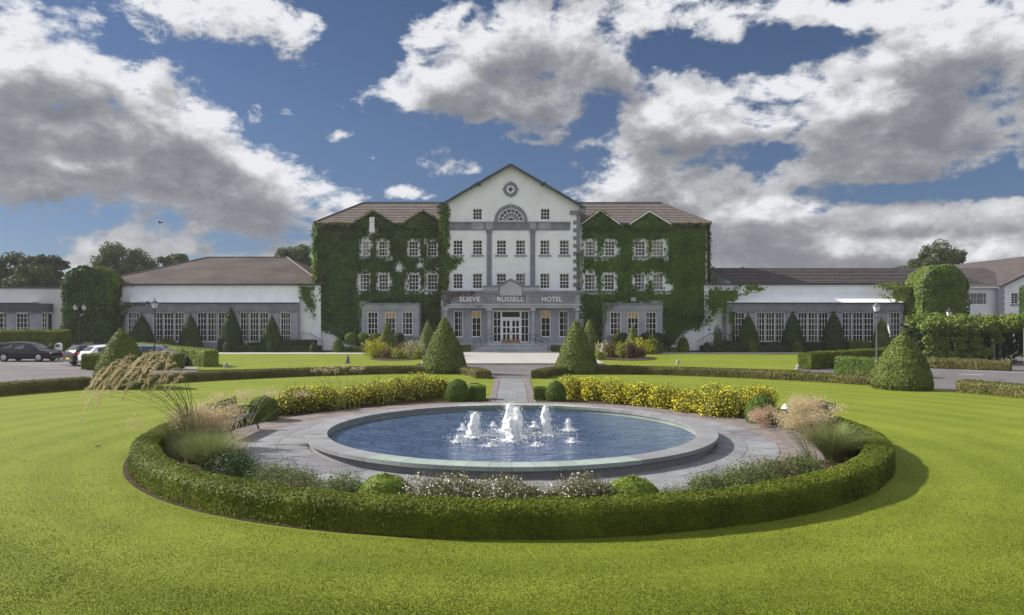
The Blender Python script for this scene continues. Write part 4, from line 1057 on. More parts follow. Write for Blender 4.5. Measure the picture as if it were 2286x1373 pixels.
# fanlight
fx, fz = xc(1140.6), zc(494)
fan = disc_ring(fx, fz, 1.28, 1.64, YC - .12, YC + .02, 30, 0, math.pi).build('fanlight', 'stone_dark', hotel)
MB().box(fx - .12, fx + .12, YC - .17, YC - .121, fz + 1.26, fz + 1.72).build('keystone', 'stone', fan)
b = MB(); b.prism([(fx + 1.2 * math.cos(t * math.pi / 20), fz + 1.2 * math.sin(t * math.pi / 20)) for t in range(21)], YC - .02, YC - .004); b.build('pane', 'car_glass', fan)
b = disc_ring(fx, fz, 1.19, 1.28, YC - .06, YC - .003, 30, 0, math.pi); 
for rr in (.36, .82):
    c_ = disc_ring(fx, fz, rr, rr + .05, YC - .05, YC - .021, 24, 0, math.pi); b.add(c_.v, c_.f)
for k in range(1, 8):
    a = math.pi * k / 8; c, s = math.cos(a), math.sin(a); nx, nz = -s * .022, c * .022
    b.prism([(fx + .38 * c - nx, fz + .38 * s - nz), (fx + 1.2 * c - nx, fz + 1.2 * s - nz), (fx + 1.2 * c + nx, fz + 1.2 * s + nz), (fx + .38 * c + nx, fz + .38 * s + nz)], YC - .048, YC - .022)
b.box(fx - 1.28, fx + 1.28, YC - .07, YC - .003, fz, fz + .07); b.build('glazing_bars', 'white', fan)
# stone band and pilasters
mb = MB(); bx0, bx1 = xc(990), xc(1273); mb.box(bx0, bx1, YC - .08, YC - .001, zc(514), zc(498)); mb.box(bx0, bx1, YC - .16, YC - .001, zc(498) + .002, zc(495.5)); mb.build('string_course', 'stone_dark', hotel)
for a, b_ in ((1053, 1080), (1085, 1100), (1182, 1197), (1202, 1230)):
    MB().box(xc(a), xc(b_), YC - .13, YC - .081, zc(514) + .06, zc(497) - .03).build('band_panel', 'stone', hotel)
for a, b_ in ((1087, 1097.5), (1184, 1194.5)):
    p = MB().box(xc(a), xc(b_), YC - .12, YC - .002, zc(638), zc(514) - .004).build('pilaster', 'stone_dark', hotel)
    MB().box(xc(a) - .08, xc(b_) + .08, YC - .17, YC - .121, zc(520), zc(515)).build('capital', 'stone_dark', p)
# quoins on the right corner
MB().box(xc(1287), HX1 + .02, YC - .05, YC - .002, zc(650), zc(478)).build('corner_pier', 'stone_dark', hotel)
qm = MB().box(0, .34, -.06, -.002, 0, .385).mesh('quoin', 'stone_dark'); z = zc(640); k = 0
while z < zc(485):
    o = bpy.data.objects.new('quoin', qm); COL.objects.link(o); o.parent = hotel; o.location = (xc(1279.5), 0, z); z += .77; k += 1
MB().box(xc(1272), xc(1302), YC - .20, YC - .003, zc(479), zc(471)).build('pier_cap', 'stone_dark', hotel)
# ---- portico
YP = 70.95
def xp(px): return X_(px, YP)
def zp(py): return Z_(py, YP)
por = MB()
por.box(xp(987), xp(1294), YP, YC - .01, zp(679), zp(655)).build('entablature', 'stone', hotel)
MB().box(xp(985), xp(1296), YP - .18, YC - .01, zp(655) + .003, zp(649)).build('cornice', 'stone_dark', hotel)
MB().box(xp(984), xp(1297), YP - .14, YC - .01, zp(682), zp(679) - .003).build('cornice', 'stone_pale', hotel)
MB().box(xp(988), xp(1293), YP + .02, YC - .01, zp(687.5), zp(682) - .003).build('architrave', 'stone_pale', hotel)
for a, b_ in ((1079, 1114), (1166, 1203)):
    MB().box(xp(a), xp(b_), YP - .10, YC - .012, zp(649) + .004, zp(641)).build('parapet_block', 'stone_pale', hotel)
    MB().box(xp(a) - .08, xp(b_) + .08, YP - .2, YC - .012, zp(641) + .003, zp(637.5)).build('parapet_coping', 'stone_dark', hotel)
ped = MB().prism([(xp(1116), zp(660)), (xp(1165), zp(660)), (xp(1165), zp(640)), (xp(1140), zp(626)), (xp(1116), zp(640))], YP - .22, YC - .012).build('pediment', 'stone_pale', hotel)
b = MB()
b.prism([(xp(1111), zp(641)), (xp(1140.3), zp(625.5)), (xp(1140.3), zp(621.5)), (xp(1111), zp(637))], YP - .34, YC - .014); b.prism([(xp(1140.3), zp(625.5)), (xp(1170), zp(641)), (xp(1170), zp(637)), (xp(1140.3), zp(621.5))], YP - .34, YC - .014)
b.build('raking_cornice', 'stone_dark', ped)
for a, b_ in ((1000, 1040), (1042, 1100), (1105, 1175), (1180, 1238), (1240, 1284)):
    MB().box(xp(a), xp(b_), YP - .012, YP - .001, zp(676), zp(659)).build('frieze_panel', 'stone_dark', hotel)
for word, a, b_ in (('SLIEVE', 1025.8, 1072), ('RUSSELL', 1110, 1169.7), ('HOTEL', 1209.5, 1254.8)):
    cu = bpy.data.curves.new('lettering', 'FONT'); cu.body = word; cu.extrude = .03; cu.size = 1.0; cu.offset = .012; cu.space_character = 1.02
    tmp = bpy.data.objects.new('lettering_tmp', cu); COL.objects.link(tmp)
    me = bpy.data.meshes.new_from_object(tmp.evaluated_get(bpy.context.evaluated_depsgraph_get())); COL.objects.unlink(tmp); bpy.data.objects.remove(tmp)
    co = np.empty(len(me.vertices) * 3); me.vertices.foreach_get('co', co); co = co.reshape(-1, 3)
    x0, x1 = co[:, 0].min(), co[:, 0].max(); z0, z1 = co[:, 1].min(), co[:, 1].max(); W_, H_ = xp(b_) - xp(a), zp(662.5) - zp(673.2)
    new = np.c_[(co[:, 0] - x0) / (x1 - x0) * W_ + xp(a), YP - .045 - co[:, 2], (co[:, 1] - z0) / (z1 - z0) * H_ + zp(673.2)]
    new = new - np.array([0, YC, 0]); me.vertices.foreach_set('co', new.ravel().astype(np.float32)); me.name = 'lettering'
    for p_ in me.polygons: p_.use_smooth = False
    o = link('lettering', me, hotel, ['letter']); o['label'] = 'raised white letters reading ' + word
zf = .80
for a, b_, nm in ((1086.5, 1097.5, 'column'), (1185, 1195, 'column'), (989, 1000, 'column'), (1284.5, 1293.5, 'column')):
    cx_, r_ = (xp(a) + xp(b_)) / 2, (xp(b_) - xp(a)) / 2; top = zp(687.5) - .004
    b = MB(); b.lathe([(r_ * 1.0, 0), (r_ * 1.0, .3), (r_ * .96, (top - zf) * .5), (r_ * .84, top - zf - .25)], 16, (cx_, YP + .32, zf)); o = b.build(nm, 'stone', hotel, smooth=True)
    MB().box(cx_ - r_ * 1.15, cx_ + r_ * 1.15, YP + .32 - r_ * 1.15, YP + .32 + r_ * 1.15, top - .25, top - .002).build('capital', 'stone_pale', o)
    MB().box(cx_ - r_ * 1.25, cx_ + r_ * 1.25, YP + .32 - r_ * 1.25, YP + .32 + r_ * 1.25, zf + .001, zf + .16).build('column_base', 'stone_pale', o)
MB().box(xp(988), xp(1050) , 70.5, YC - .01, 0, zf).build('plinth', 'stone_pale', hotel); MB().box(xp(1230), xp(1293), 70.5, YC - .01, 0, zf).build('plinth', 'stone_pale', hotel)
MB().box(xp(1050) + .002, xp(1230) - .002, 70.75, YC - .01, 0, zf - .002).build('landing', 'stone_pale', hotel)
for i in range(5):
    e = (4 - i) * .28; MB().box(xc(1086) - e - .25, xc(1197) + e + .25, 69.2 + i * .31, 69.2 + (i + 1) * .31 - .001 if i < 4 else 70.748, 0, .158 * (i + 1)).build('step', 'stone' if i % 2 else 'stone_pale', hotel)
MB().box(HX0 + .02, HX1 - .02, YC - .06, YC - .008, zf, zf + .25).build('plinth', 'stone_dark', hotel) if False else None
# ---- entrance door assembly
ent = MB(); fr = .09; YD = YC + .10
xa, xb, xcn, xd = dx0, xc(1119), xc(1162.5), dx1
for x in (xa, xb - fr / 2, xcn - fr / 2, xd - fr): ent.box(x, x + fr, YD, YD + .1, dz0, dz1)
ent.box(xa + fr, xd - fr, YD + .002, YD + .098, dz1 - fr, dz1); ent.box(xb + fr / 2, xcn - fr / 2, YD + .002, YD + .098, zc(713), zc(709)); ent = ent.build('door_frame', 'white', hotel)
def grid(parent, nm, x0, x1, z0, z1, cols, rows, y, fr=.08, bar=.05, base=0):
    f = MB(); f.box(x0, x0 + fr, y, y + .06, z0, z1); f.box(x1 - fr, x1, y, y + .06, z0, z1); f.box(x0 + fr, x1 - fr, y, y + .06, z0, z0 + fr + base); f.box(x0 + fr, x1 - fr, y, y + .06, z1 - fr, z1)
    f_ = f.build(nm, 'white', parent); g = MB()
    for c in range(1, cols): x = x0 + fr + (x1 - x0 - 2 * fr) * c / cols; g.box(x - bar / 2, x + bar / 2, y + .01, y + .05, z0 + fr + base, z1 - fr)
    for r in range(1, rows): z = z0 + fr + base + (z1 - z0 - 2 * fr - base) * r / rows; g.box(x0 + fr, x1 - fr, y + .008, y + .052, z - bar / 2, z + bar / 2)
    g.build('glazing_bars', 'white', f_); MB().add([(x0 + fr, y + .03, z0 + fr), (x1 - fr, y + .03, z0 + fr), (x1 - fr, y + .03, z1 - fr), (x0 + fr, y + .03, z1 - fr)], [(0, 1, 2, 3)]).build('pane', 'glass', f_)
    return f_
for a, b_ in ((xa + fr, xb - fr / 2), (xcn + fr / 2, xd - fr)): grid(hotel, 'sidelight', a + .002, b_ - .002, dz0 + .002, dz1 - fr - .002, 2, 4, YD + .02, .04, .06, .1)
grid(hotel, 'transom_light', xb + fr / 2 + .002, xcn - fr / 2 - .002, zc(709) + .002, dz1 - fr - .002, 1, 1, YD + .02, .05)
mid = (xb + xcn) / 2
for a, b_, hx in ((xb + fr / 2 + .004, mid - .004, mid - .06), (mid + .004, xcn - fr / 2 - .004, mid + .06)):
    f_ = grid(hotel, 'door', a, b_, dz0 + .002, zc(713) - .004, 2, 3, YD + .02, .13, .11, .14)
    MB().tube([(hx, YD - .03, dz0 + .9), (hx, YD - .03, dz0 + 1.25)], .018, 6).build('handle', 'alloy', f_)
gx = thing('planter', 'low brown wooden trough with two compartments at the foot of the entrance doors', 'planter', (xc(1140.5), 71.9, zf))
MB().box(xc(1120), xc(1140), 71.75, 72.1, zf, zf + .34).build('left_trough', 'coat', gx); MB().box(xc(1141), xc(1161), 71.75, 72.1, zf, zf + .34).build('right_trough', 'coat', gx)
# handrails
for sx, lb in ((-1, 'black iron handrail on the left of the entrance steps'), (1, 'black iron handrail on the right of the entrance steps')):
    c = xc(1141); top, bot = c + sx * 1.75, c + sx * 3.55
    t = thing('handrail', lb, 'handrail', (bot, 69.5, .16), 'handrails of the entrance steps')
    P3 = [(bot, 69.35, .16), (c + sx * 2.95, 69.85, .48), (c + sx * 2.35, 70.3, .64), (top, 70.8, .80)]
    for p in P3: MB().tube([p, (p[0], p[1], p[2] + .95)], .022, 6).build('post', 'black', t)
    for dz_ in (.95, .55): MB().tube([(p[0], p[1], p[2] + dz_) for p in P3] + ([(top - sx * .5, 70.85, .80 + dz_)] if dz_ > .9 else []), .022, 6).build('rail', 'black', t)

# ---- ivy-clad wings
YW = 73.6
def wing(side):
    xw = lambda p: X_(p, YW); zw = lambda p: Z_(p, YW)
    if side < 0:
        f2 = [(809, 824), (845, 866), (912, 934), (954, 976)]; f1 = [(803, 825), (845, 867), (912, 935), (954, 977)]; x0, x1 = xw(706), HX0 - .01; cor = 700; rs = 810; gab = [(833, 787, 880, 470), (943, 898, 990, 469)]; bx = (807, 935); bw = [(820, 844), (859, 883), (897, 921.5)]
    else:
        f2 = [(1306, 1330), (1350, 1373), (1417, 1441), (1457.5, 1481.5)]; f1 = [(1305, 1329), (1349, 1372), (1416, 1440), (1457, 1481)]; x0, x1 = HX1 + .01, xw(1579); cor = 1588; rs = 1478; gab = [(1340, 1298, 1384, 468), (1450, 1406, 1498, 470)]; bx = (1350, 1479); bw = [(1362, 1386.6), (1401, 1426), (1440.6, 1466)]
    sn = 'left' if side < 0 else 'right'
    H = []
    for i, (a, b) in enumerate(f2): H.append(win(hotel, YW, a, b, 538, 572, 3, 4, rail=2, curtain=(3, 0, 0, 8)[i] if side > 0 else (8, 2, 0, 0)[i], label='upper window framed by ivy in the %s wing' % sn))
    for i, (a, b) in enumerate(f1): H.append(win(hotel, YW, a, b, 612, 648, 3, 4, rail=2, curtain=(2, 0, 2, 8)[i] if side > 0 else (1, 0, 0, 0)[i], label='lower window framed by ivy in the %s wing' % sn))
    ze = zw(498); mb = MB(); wall_mb(mb, x0, x1, 0, ze, YW, .3, H)
    xo = x0 if side < 0 else x1
    mb.box(min(xo, xo - side * .3), max(xo, xo - side * .3), YW + .002, 86, 0, ze); mb.box(x0, x1, 85.7, 86, 0, ze)
    if side < 0: mb.box(xw(827), xw(838.5), YW - .62, YW - .55, zw(520), zw(486))
    mb.build('wing_wall', 'render_white', hotel)
    MB().box(x0 + .31, x1 - .31, YW + 1.0, YW + 1.1, 0, ze - .2).build('interior_wall', 'interior', hotel)
    # hipped roof
    ye, yr, yb = YW - .6, 80.3, 87; zr = Z_(454.5, yr); ze2 = Z_(498, ye); xe = X_(cor, ye); xr = X_(rs, yr); xin = HX0 + .4 if side < 0 else HX1 - .4
    mb = MB()
    if side < 0:
        roof_slope(mb, (xe, ye, ze2), (xin, ye, ze2), (xin, yr, zr), (xr, yr, zr), 12, .075); roof_slope(mb, (xe, yb, ze2), (xe, ye, ze2), (xr, yr, zr), (xr, yr, zr), 12, .075); roof_slope(mb, (xin, yb, ze2), (xe, yb, ze2), (xr, yr, zr), (xin, yr, zr), 12, .075)
    else:
        roof_slope(mb, (xin, ye, ze2), (xe, ye, ze2), (xr, yr, zr), (xin, yr, zr), 12, .075); roof_slope(mb, (xe, ye, ze2), (xe, yb, ze2), (xr, yr, zr), (xr, yr, zr), 12, .075); roof_slope(mb, (xe, yb, ze2), (xin, yb, ze2), (xin, yr, zr), (xr, yr, zr), 12, .075)
    mb.build('wing_roof', 'roof', hotel)
    b = MB(); b.tube([(xe, ye, ze2 + .06), (xr, yr, zr + .08), (xin, yr, zr + .08)], .10, 6); b.build('ridge_tiles', 'roof_dark', hotel)
    cuts = sorted([min(xe, xin), max(xe, xin)] + [X_(v, ye) for g_ in gab for v in g_[1:3]])
    for k in range(0, len(cuts), 2):
        if cuts[k + 1] - cuts[k] > .1: MB().box(cuts[k], cuts[k + 1], ye - .08, ye + .1, ze2 - .16, ze2 + .02).build('gutter', 'lead', hotel)
    for k, (ax, g0, g1, ay) in enumerate(gab):
        yg = YW - .75; za, zb = Z_(ay, yg), Z_(499, yg); xa_, xl, xr_ = X_(ax, yg), X_(g0, yg), X_(g1, yg)
        b = MB(); b.prism([(xl + .1, zb), (xr_ - .1, zb), (xa_, za - .15)], YW + .002, YW + .25); o = b.build('gablet_wall', 'render_white', hotel)
        b = MB()
        yk = yg + (za - zb) * (yr - ye) / (zr - ze2) + .4
        roof_slope(b, (xl, yg + .3, zb), (xl, yg, zb), (xa_, yg, za), (xa_, yk, za), 6); roof_slope(b, (xr_, yg, zb), (xr_, yg + .3, zb), (xa_, yk, za), (xa_, yg, za), 6)
        b.build('gablet_roof', 'roof', hotel)
        b = MB(); b.prism([(xl, zb), (xa_, za - .005), (xa_, za - .13), (xl, zb - .12)], yg - .03, yg + .05); b.prism([(xa_, za - .005), (xr_, zb), (xr_, zb - .12), (xa_, za - .13)], yg - .03, yg + .05); b.build('bargeboard', 'white' if side > 0 else 'lead', hotel)
    # stone bay window
    YB = 71.3; bxl, bxr = X_(bx[0], YB), X_(bx[1], YB); HB = []
    for i, (a, b) in enumerate(bw): HB.append(win(hotel, YB, a, b, 696, 748.5, 3, 4, name='bay_window', sill=True, curtain=(0, 4, 1)[i] if side < 0 else (2, 4, 1)[i], amber=(i == 1), frame=.08, label='tall window of the %s stone bay' % sn))
    mb = MB(); wall_mb(mb, bxl, bxr, 0, Z_(692, YB), YB, .3, HB); mb.box(bxl, bxl + .3, YB + .002, YW - .002, 0, Z_(692, YB)); mb.box(bxr - .3, bxr, YB + .002, YW - .002, 0, Z_(692, YB)); mb.build('bay_wall', 'stone', hotel)
    MB().box(bxl + .31, bxr - .31, YB + 1.2, YB + 1.25, 0, Z_(692, YB)).build('interior_wall', 'interior', hotel)
    MB().box(bxl - .02, bxr + .02, YB - .05, YW - .003, Z_(692, YB) + .002, Z_(679, YB)).build('bay_fascia', 'stone', hotel)
    MB().box(bxl - .12, bxr + .12, YB - .16, YW - .003, Z_(679, YB) + .002, Z_(676.5, YB)).build('bay_coping', 'stone_dark', hotel)
    MB().box(bxl - .01, bxr + .01, YB - .05, YB - .003, 0, Z_(752, YB)).build('bay_plinth', 'stone_dark', hotel)
    return H, (x0, x1, ze)
HL, LW = wing(-1)
HR, RW = wing(1)
if True:
    MB().box(X_(1408, 72.9), X_(1418, 72.9), 72.5, 72.95, Z_(672, 72.9), Z_(664.5, 72.9)).build('vent_box', 'stone_pale', hotel)

# ---- low side wings
def side_wing(nm, label, px0, px1, eave, windows, door, skirt_out, roof_fn, wallx, glasx, YG=72.2):
    Y = 73.2; t = thing(nm, label, 'building', (X_((px0 + px1) / 2, Y), Y, 0))
    x0, x1 = X_(px0, Y), X_(px1, Y); ze = Z_(eave, Y)
    H = []
    gx0, gx1 = X_(glasx[0], YG), X_(glasx[1], YG)
    for i, (a, b, ncas) in enumerate(windows):
        for c in range(ncas):
            aa, bb = a + (b - a) * c / ncas, a + (b - a) * (c + 1) / ncas
            H.append(win(t, YG, aa, bb, 696.5, 764, 4 if ncas == 1 else 3, 5, name='casement_window', sill=False, frame=.10, bar=.045, curtain=(0, 1, 0, 2, 0, 0)[(i + c) % 6], recess=.12, label=None))
    mb = MB(); wall_mb(mb, gx0, gx1, 0, Z_(697, YG) + .3, YG, .25, H); mb.build('glazed_wall', 'stone', t)
    MB().box(gx0, gx1, YG - .18, YG - .003, Z_(696, YG), Z_(678, YG)).build('fascia', 'stone_dark', t)
    MB().box(gx0 - .1, gx1 + .1, YG - .30, YG - .003, Z_(678, YG) + .003, Z_(675.5, YG)).build('gutter', 'lead', t)
    MB().box(gx0, gx0 + .2, YG + .002, Y, 0, Z_(678, YG)).build('return_wall', 'stone', t); MB().box(gx1 - .2, gx1, YG + .002, Y, 0, Z_(678, YG)).build('return_wall', 'stone', t)
    # white sloping skirt roof between the fascia and the upper wall
    zlo, zhi = Z_(675, YG) + .01, Z_(656, Y); b = MB(); sk = skirt_out
    b.add([(gx0, Y - sk, zlo), (gx1, Y - sk, zlo), (gx1, Y - .004, zhi), (gx0, Y - .004, zhi)], [(0, 1, 2, 3)]); b.add([(gx0, YG - .28, zlo - .02), (gx1, YG - .28, zlo - .02), (gx1, Y - sk, zlo), (gx0, Y - sk, zlo)], [(0, 1, 2, 3)])
    b.build('skirt_roof', 'render_white', t)
    mb = MB(); wall_mb(mb, x0, x1, Z_(697, YG) if False else 0, ze, Y, .3, [(gx0 + .3, gx1 - .3, .1, Z_(700, YG))]); mb.box(x0, x0 + .3, Y + .002, 90, 0, ze); mb.box(x1 - .3, x1, Y + .002, 90, 0, ze); mb.build('wall', 'render_white', t)
    MB().box(gx0 + .21, gx1 - .21, Y + .9, Y + 1.0, 0, Z_(690, YG)).build('interior_wall', 'interior', t)
    MB().box(x0 - .1, x1 + .1, Y - .25, Y + .1, ze, ze + .14).build('eaves_board', 'lead', t)
    roof_fn(t, x0, x1, ze, Y); return t
def roofL(t, x0, x1, ze, Y):
    yr = 86.0; zr = Z_(575.5, yr); xl, xr = X_(464, yr), X_(641, yr); ex0, ex1 = x0 - .2, X_(722, Y); b = MB(); z = ze + .14
    roof_slope(b, (ex0, Y - .3, z), (ex1, Y - .3, z), (xr, yr, zr), (xl, yr, zr), 30, .03); roof_slope(b, (ex0, 99, z), (ex0, Y - .3, z), (xl, yr, zr), (xl, yr, zr), 30, .03)
    roof_slope(b, (ex1, Y - .3, z), (ex1, 99, z), (xr, yr, zr), (xr, yr, zr), 30, .03); roof_slope(b, (ex1, 99, z), (ex0, 99, z), (xl, yr, zr), (xr, yr, zr), 12, .03); b.build('roof', 'roof_low', t)
    b = MB(); b.tube([(ex0, Y - .3, z + .05), (xl, yr, zr + .06), (xr, yr, zr + .06), (ex1, Y - .3, z + .05)], .09, 6); b.build('hip_tiles', 'roof', t)
def roofR(t, x0, x1, ze, Y):
    yr = 81.0; zr = Z_(598, yr); x2 = X_(2190, Y); b = MB(); z = ze + .14; xg = X_(1631, Y)
    roof_slope(b, (xg, Y - .3, z), (x2, Y - .3, z), (x2, yr, zr), (xg, yr, zr), 11, .09); roof_slope(b, (x2, 89, z), (xg, 89, z), (xg, yr, zr), (x2, yr, zr), 8, .04); b.build('roof', 'roof_dark', t)
    b = MB(); b.add([(xg, Y - .3, z), (xg, 89, z), (xg, yr, zr)], [(0, 1, 2)]); b.build('gable_wall', 'render_white', t)
lw = side_wing('side_wing', 'long low white wing with a brown hipped roof, left of the hotel', 205, 716, 637, [(283, 311, 1), (339.5, 411.7, 3), (438, 508, 3), (534, 599.5, 3), (624.5, 649, 1)], None, .30, roofL, None, (279, 664))
rw = side_wing('side_wing', 'long low white wing with a dark ridged roof, right of the hotel', 1572, 2150, 636, [(1634, 1664, 1), (1687.5, 1753.6, 3), (1781, 1851, 3), (1879.5, 1953.5, 3), (1981, 2012, 1)], None, 1.7, roofR, None, (1622, 2016), 71.6)
for t, a, b_, nmx in ((lw, 676, 697, 'white flush door'), (rw, 1588, 1606, 'white flush door')):
    Y = 73.2; d_ = MB().box(X_(a, Y), X_(b_, Y), Y - .05, Y - .003, .95, 3.05).build('door', 'white', t); MB().box(X_(b_, Y) - .15, X_(b_, Y) - .08, Y - .09, Y - .052, 1.9, 2.0).build('handle', 'alloy', d_)
    MB().box(X_(a, Y) - .5, X_(b_, Y) + .3, 71.9, Y - .06, 0, .9).build('doorstep', 'stone_pale', t)
for px0, px1, lb, sx in ((669, 722, 'black iron railing sloping down beside the left side door', 1), (1610, 1556, 'black iron railing sloping down beside the right side door', -1)):
    Y = 71.6; t = thing('railing', lb, 'railing', (X_(px0, Y), Y, 0), 'iron railings by the side doors'); xa_, xb_ = X_(px0, Y), X_(px1, Y)
    P3 = [(xa_, 1.85), (xa_ + (xb_ - xa_) * .45, 1.75), (xb_, .95)]
    MB().tube([(x, Y, z) for x, z in P3], .03, 6).build('rail', 'grey_iron', t); MB().tube([(xa_, Y, .9), (xa_ + (xb_ - xa_) * .45, Y, .85), (xb_, Y, .12)], .02, 6).build('rail', 'grey_iron', t)
    bm_ = MB().tube([(0, 0, 0), (0, 0, .93)], .014, 5).mesh('baluster', 'grey_iron')
    for k in range(19):
        f_ = k / 18; x = xa_ + (xb_ - xa_) * f_; zt = 1.85 - .1 * f_ / .45 if f_ < .45 else 1.75 - .8 * (f_ - .45) / .55
        o = bpy.data.objects.new('baluster', bm_); COL.objects.link(o); o.parent = t; o.location = (x - xa_, 0, zt - .93)
# left far building
Y = 74.5; t = thing('annex', 'flat-roofed pale grey annex with blue-grey window band at the far left', 'building', (X_(40, Y), Y, 0)); x0, x1 = X_(-140, Y), X_(170, Y); H = []
for a, b_, nc in ((-30, 16, 5), (34, 68, 4), (91, 105, 2)): H.append(win(t, Y - .6, a, b_, 697, 745, nc, 4, name='casement_window', sill=False, curtain=2, frame=.08))
mb = MB(); wall_mb(mb, x0, X_(107, Y - .6), 0, Z_(696, Y - .6), Y - .6, .25, H); mb.build('glazed_wall', 'stone', t)
MB().box(x0, X_(107, Y - .6), Y + .5, Y + .6, 0, Z_(700, Y)).build('interior_wall', 'interior', t)
mb = MB(); mb.box(x0, x1, Y, Y + .3, Z_(697, Y), Z_(644, Y)); mb.box(X_(107, Y - .6) + .002, x1, Y, Y + .3, 0, Z_(697, Y) - .002); mb.box(x0, x1, 90, 90.3, 0, Z_(644, Y)); mb.build('wall', 'grey_render', t)
MB().box(x0, X_(108, Y - .8), Y - .85, Y - .002, Z_(696, Y) - .05, Z_(678, Y)).build('fascia', 'lead', t); MB().box(x0, X_(73, Y - .9), Y - .95, Y - .002, Z_(676, Y), Z_(673.5, Y)).build('ledge', 'render_white', t)
MB().box(x0 - .1, x1, Y - .12, 90.4, Z_(644, Y) + .002, Z_(640, Y)).build('parapet_coping', 'lead', t)
# block behind the right wing
t = thing('plant_room', 'small grey flat-roofed block above the right wing roof', 'building', (X_(1595, 84), 84, 0)); MB().box(X_(1560, 84), X_(1609, 84), 84, 88, 0, Z_(609, 84)).build('wall', 'grey_render', t); MB().box(X_(1558, 84), X_(1611, 84), 83.8, 88.2, Z_(609, 84) + .002, Z_(605, 84)).build('coping', 'lead', t)
# right house
Y = 80.0; hs = thing('house', 'white house with dark tiled roofs and grey quoins at the far right', 'house', (X_(2220, Y), Y, 0)); H = []
for a, b_, c in ((2163, 2175, 2), (2175, 2190, 2), (2190, 2203, 2)): H.append(win(hs, Y, a, b_, 654, 680, c, 2, name='window', sill=False, curtain=8, frame=.06))
mb = MB(); wall_mb(mb, X_(2100, Y), X_(2240, Y), 0, Z_(640, Y), Y, .3, H)
Yg = 79.4; gx0, gx1 = X_(2233, Yg), X_(2545, Yg); mb.build('wall', 'render_white', hs); mb = MB(); H2 = [win(hs, Yg, 2258, 2274, 654, 679, 2, 4, name='window', sill=True, curtain=0, frame=.06)]
wall_mb(mb, gx0 + .35, gx1 - .35, 0, Z_(639, Yg), Yg, .3, H2); mb.prism([(gx0 + .35, Z_(639, Yg)), (gx1 - .35, Z_(639, Yg)), ((gx0 + gx1) / 2, Z_(563, Yg))], Yg + .001, Yg + .3); mb.box(gx0 + .35, gx0 + .6, Yg + .3, Y - .001, 0, Z_(639, Yg)); mb.build('wall', 'render_white', hs)
MB().box(X_(2110, Y), X_(2400, Y), Y + 1, Y + 1.1, 0, Z_(645, Y)).build('interior_wall', 'interior', hs)
b = MB(); yr = 88; roof_slope(b, (X_(2090, Y), Y - .4, Z_(639, Y)), (X_(2300, Y), Y - .4, Z_(639, Y)), (X_(2300, Y), yr, Z_(598, yr)), (X_(2090, Y), yr, Z_(598, yr)), 16, .04)
gm = (gx0 + gx1) / 2; za = Z_(560, Yg); zz = Z_(638, Yg); roof_slope(b, (gx0 - .1, 108, zz), (gx0 - .1, Yg - .4, zz), (gm, Yg - .4, za), (gm, 108, za), 30, .04); roof_slope(b, (gx1 + .1, Yg - .4, zz), (gx1 + .1, 108, zz), (gm, 108, za), (gm, Yg - .4, za), 30, .04); b.build('roof', 'roof_dark', hs)
b = MB(); b.prism([(gx0 - .1, zz), (gm, za), (gm, za - .22), (gx0 - .1, zz - .2)], Yg - .43, Yg - .36); b.build('bargeboard', 'lead', hs); MB().box(X_(2100, Y), gx0 - .11, Y - .5, Y - .35, Z_(640, Y) - .14, Z_(640, Y)).build('gutter', 'white', hs)
MB().box(X_(2229, Yg), X_(2241, Yg), Yg - .05, Yg - .002, 0, Z_(641, Yg)).build('corner_pier', 'stone', hs)
qm = MB().box(0, .8, -.06, -.002, 0, .3).mesh('quoin', 'stone'); z = .3
while z < Z_(645, Yg): o = bpy.data.objects.new('quoin', qm); COL.objects.link(o); o.parent = hs; o.location = Vector((X_(2226, Yg), Yg, z)) - OFF[hs.name]; z += .62
bw_ = MB().box(X_(2110, 66), X_(2400, 66), 66, 66.3, 0, Z_(708, 66)).build('brick_wall', 'brick', loc=(X_(2200, 66), 66, 0)); tag(bw_, 'red brick boundary wall behind the pergola', 'wall')
po = thing('porch', 'small white gabled porch roof at the right edge behind the pergola', 'porch', (X_(2288, 64), 64, 0))
MB().box(X_(2272, 64), X_(2320, 64), 64.3, 66, 0, Z_(729, 64)).build('wall', 'render_white', po)
b = MB(); pa, pe = (X_(2273, 64), Z_(709, 64)), (X_(2259, 64), Z_(722, 64)); pr_ = (2 * pa[0] - pe[0], pe[1])
b.prism([pe, pa, (pa[0], pa[1] - .2), (pe[0], pe[1] - .2)], 63.9, 64.05); b.prism([pa, pr_, (pr_[0], pr_[1] - .2), (pa[0], pa[1] - .2)], 63.9, 64.05); b.build('bargeboard', 'white', po)
b = MB(); roof_slope(b, (pe[0], 66, pe[1]), (pe[0], 64, pe[1]), (pa[0], 64, pa[1] + .02), (pa[0], 66, pa[1] + .02), 4, .03); roof_slope(b, (pr_[0], 64, pe[1]), (pr_[0], 66, pe[1]), (pa[0], 66, pa[1] + .02), (pa[0], 64, pa[1] + .02), 4, .03); b.build('roof', 'roof_dark', po)

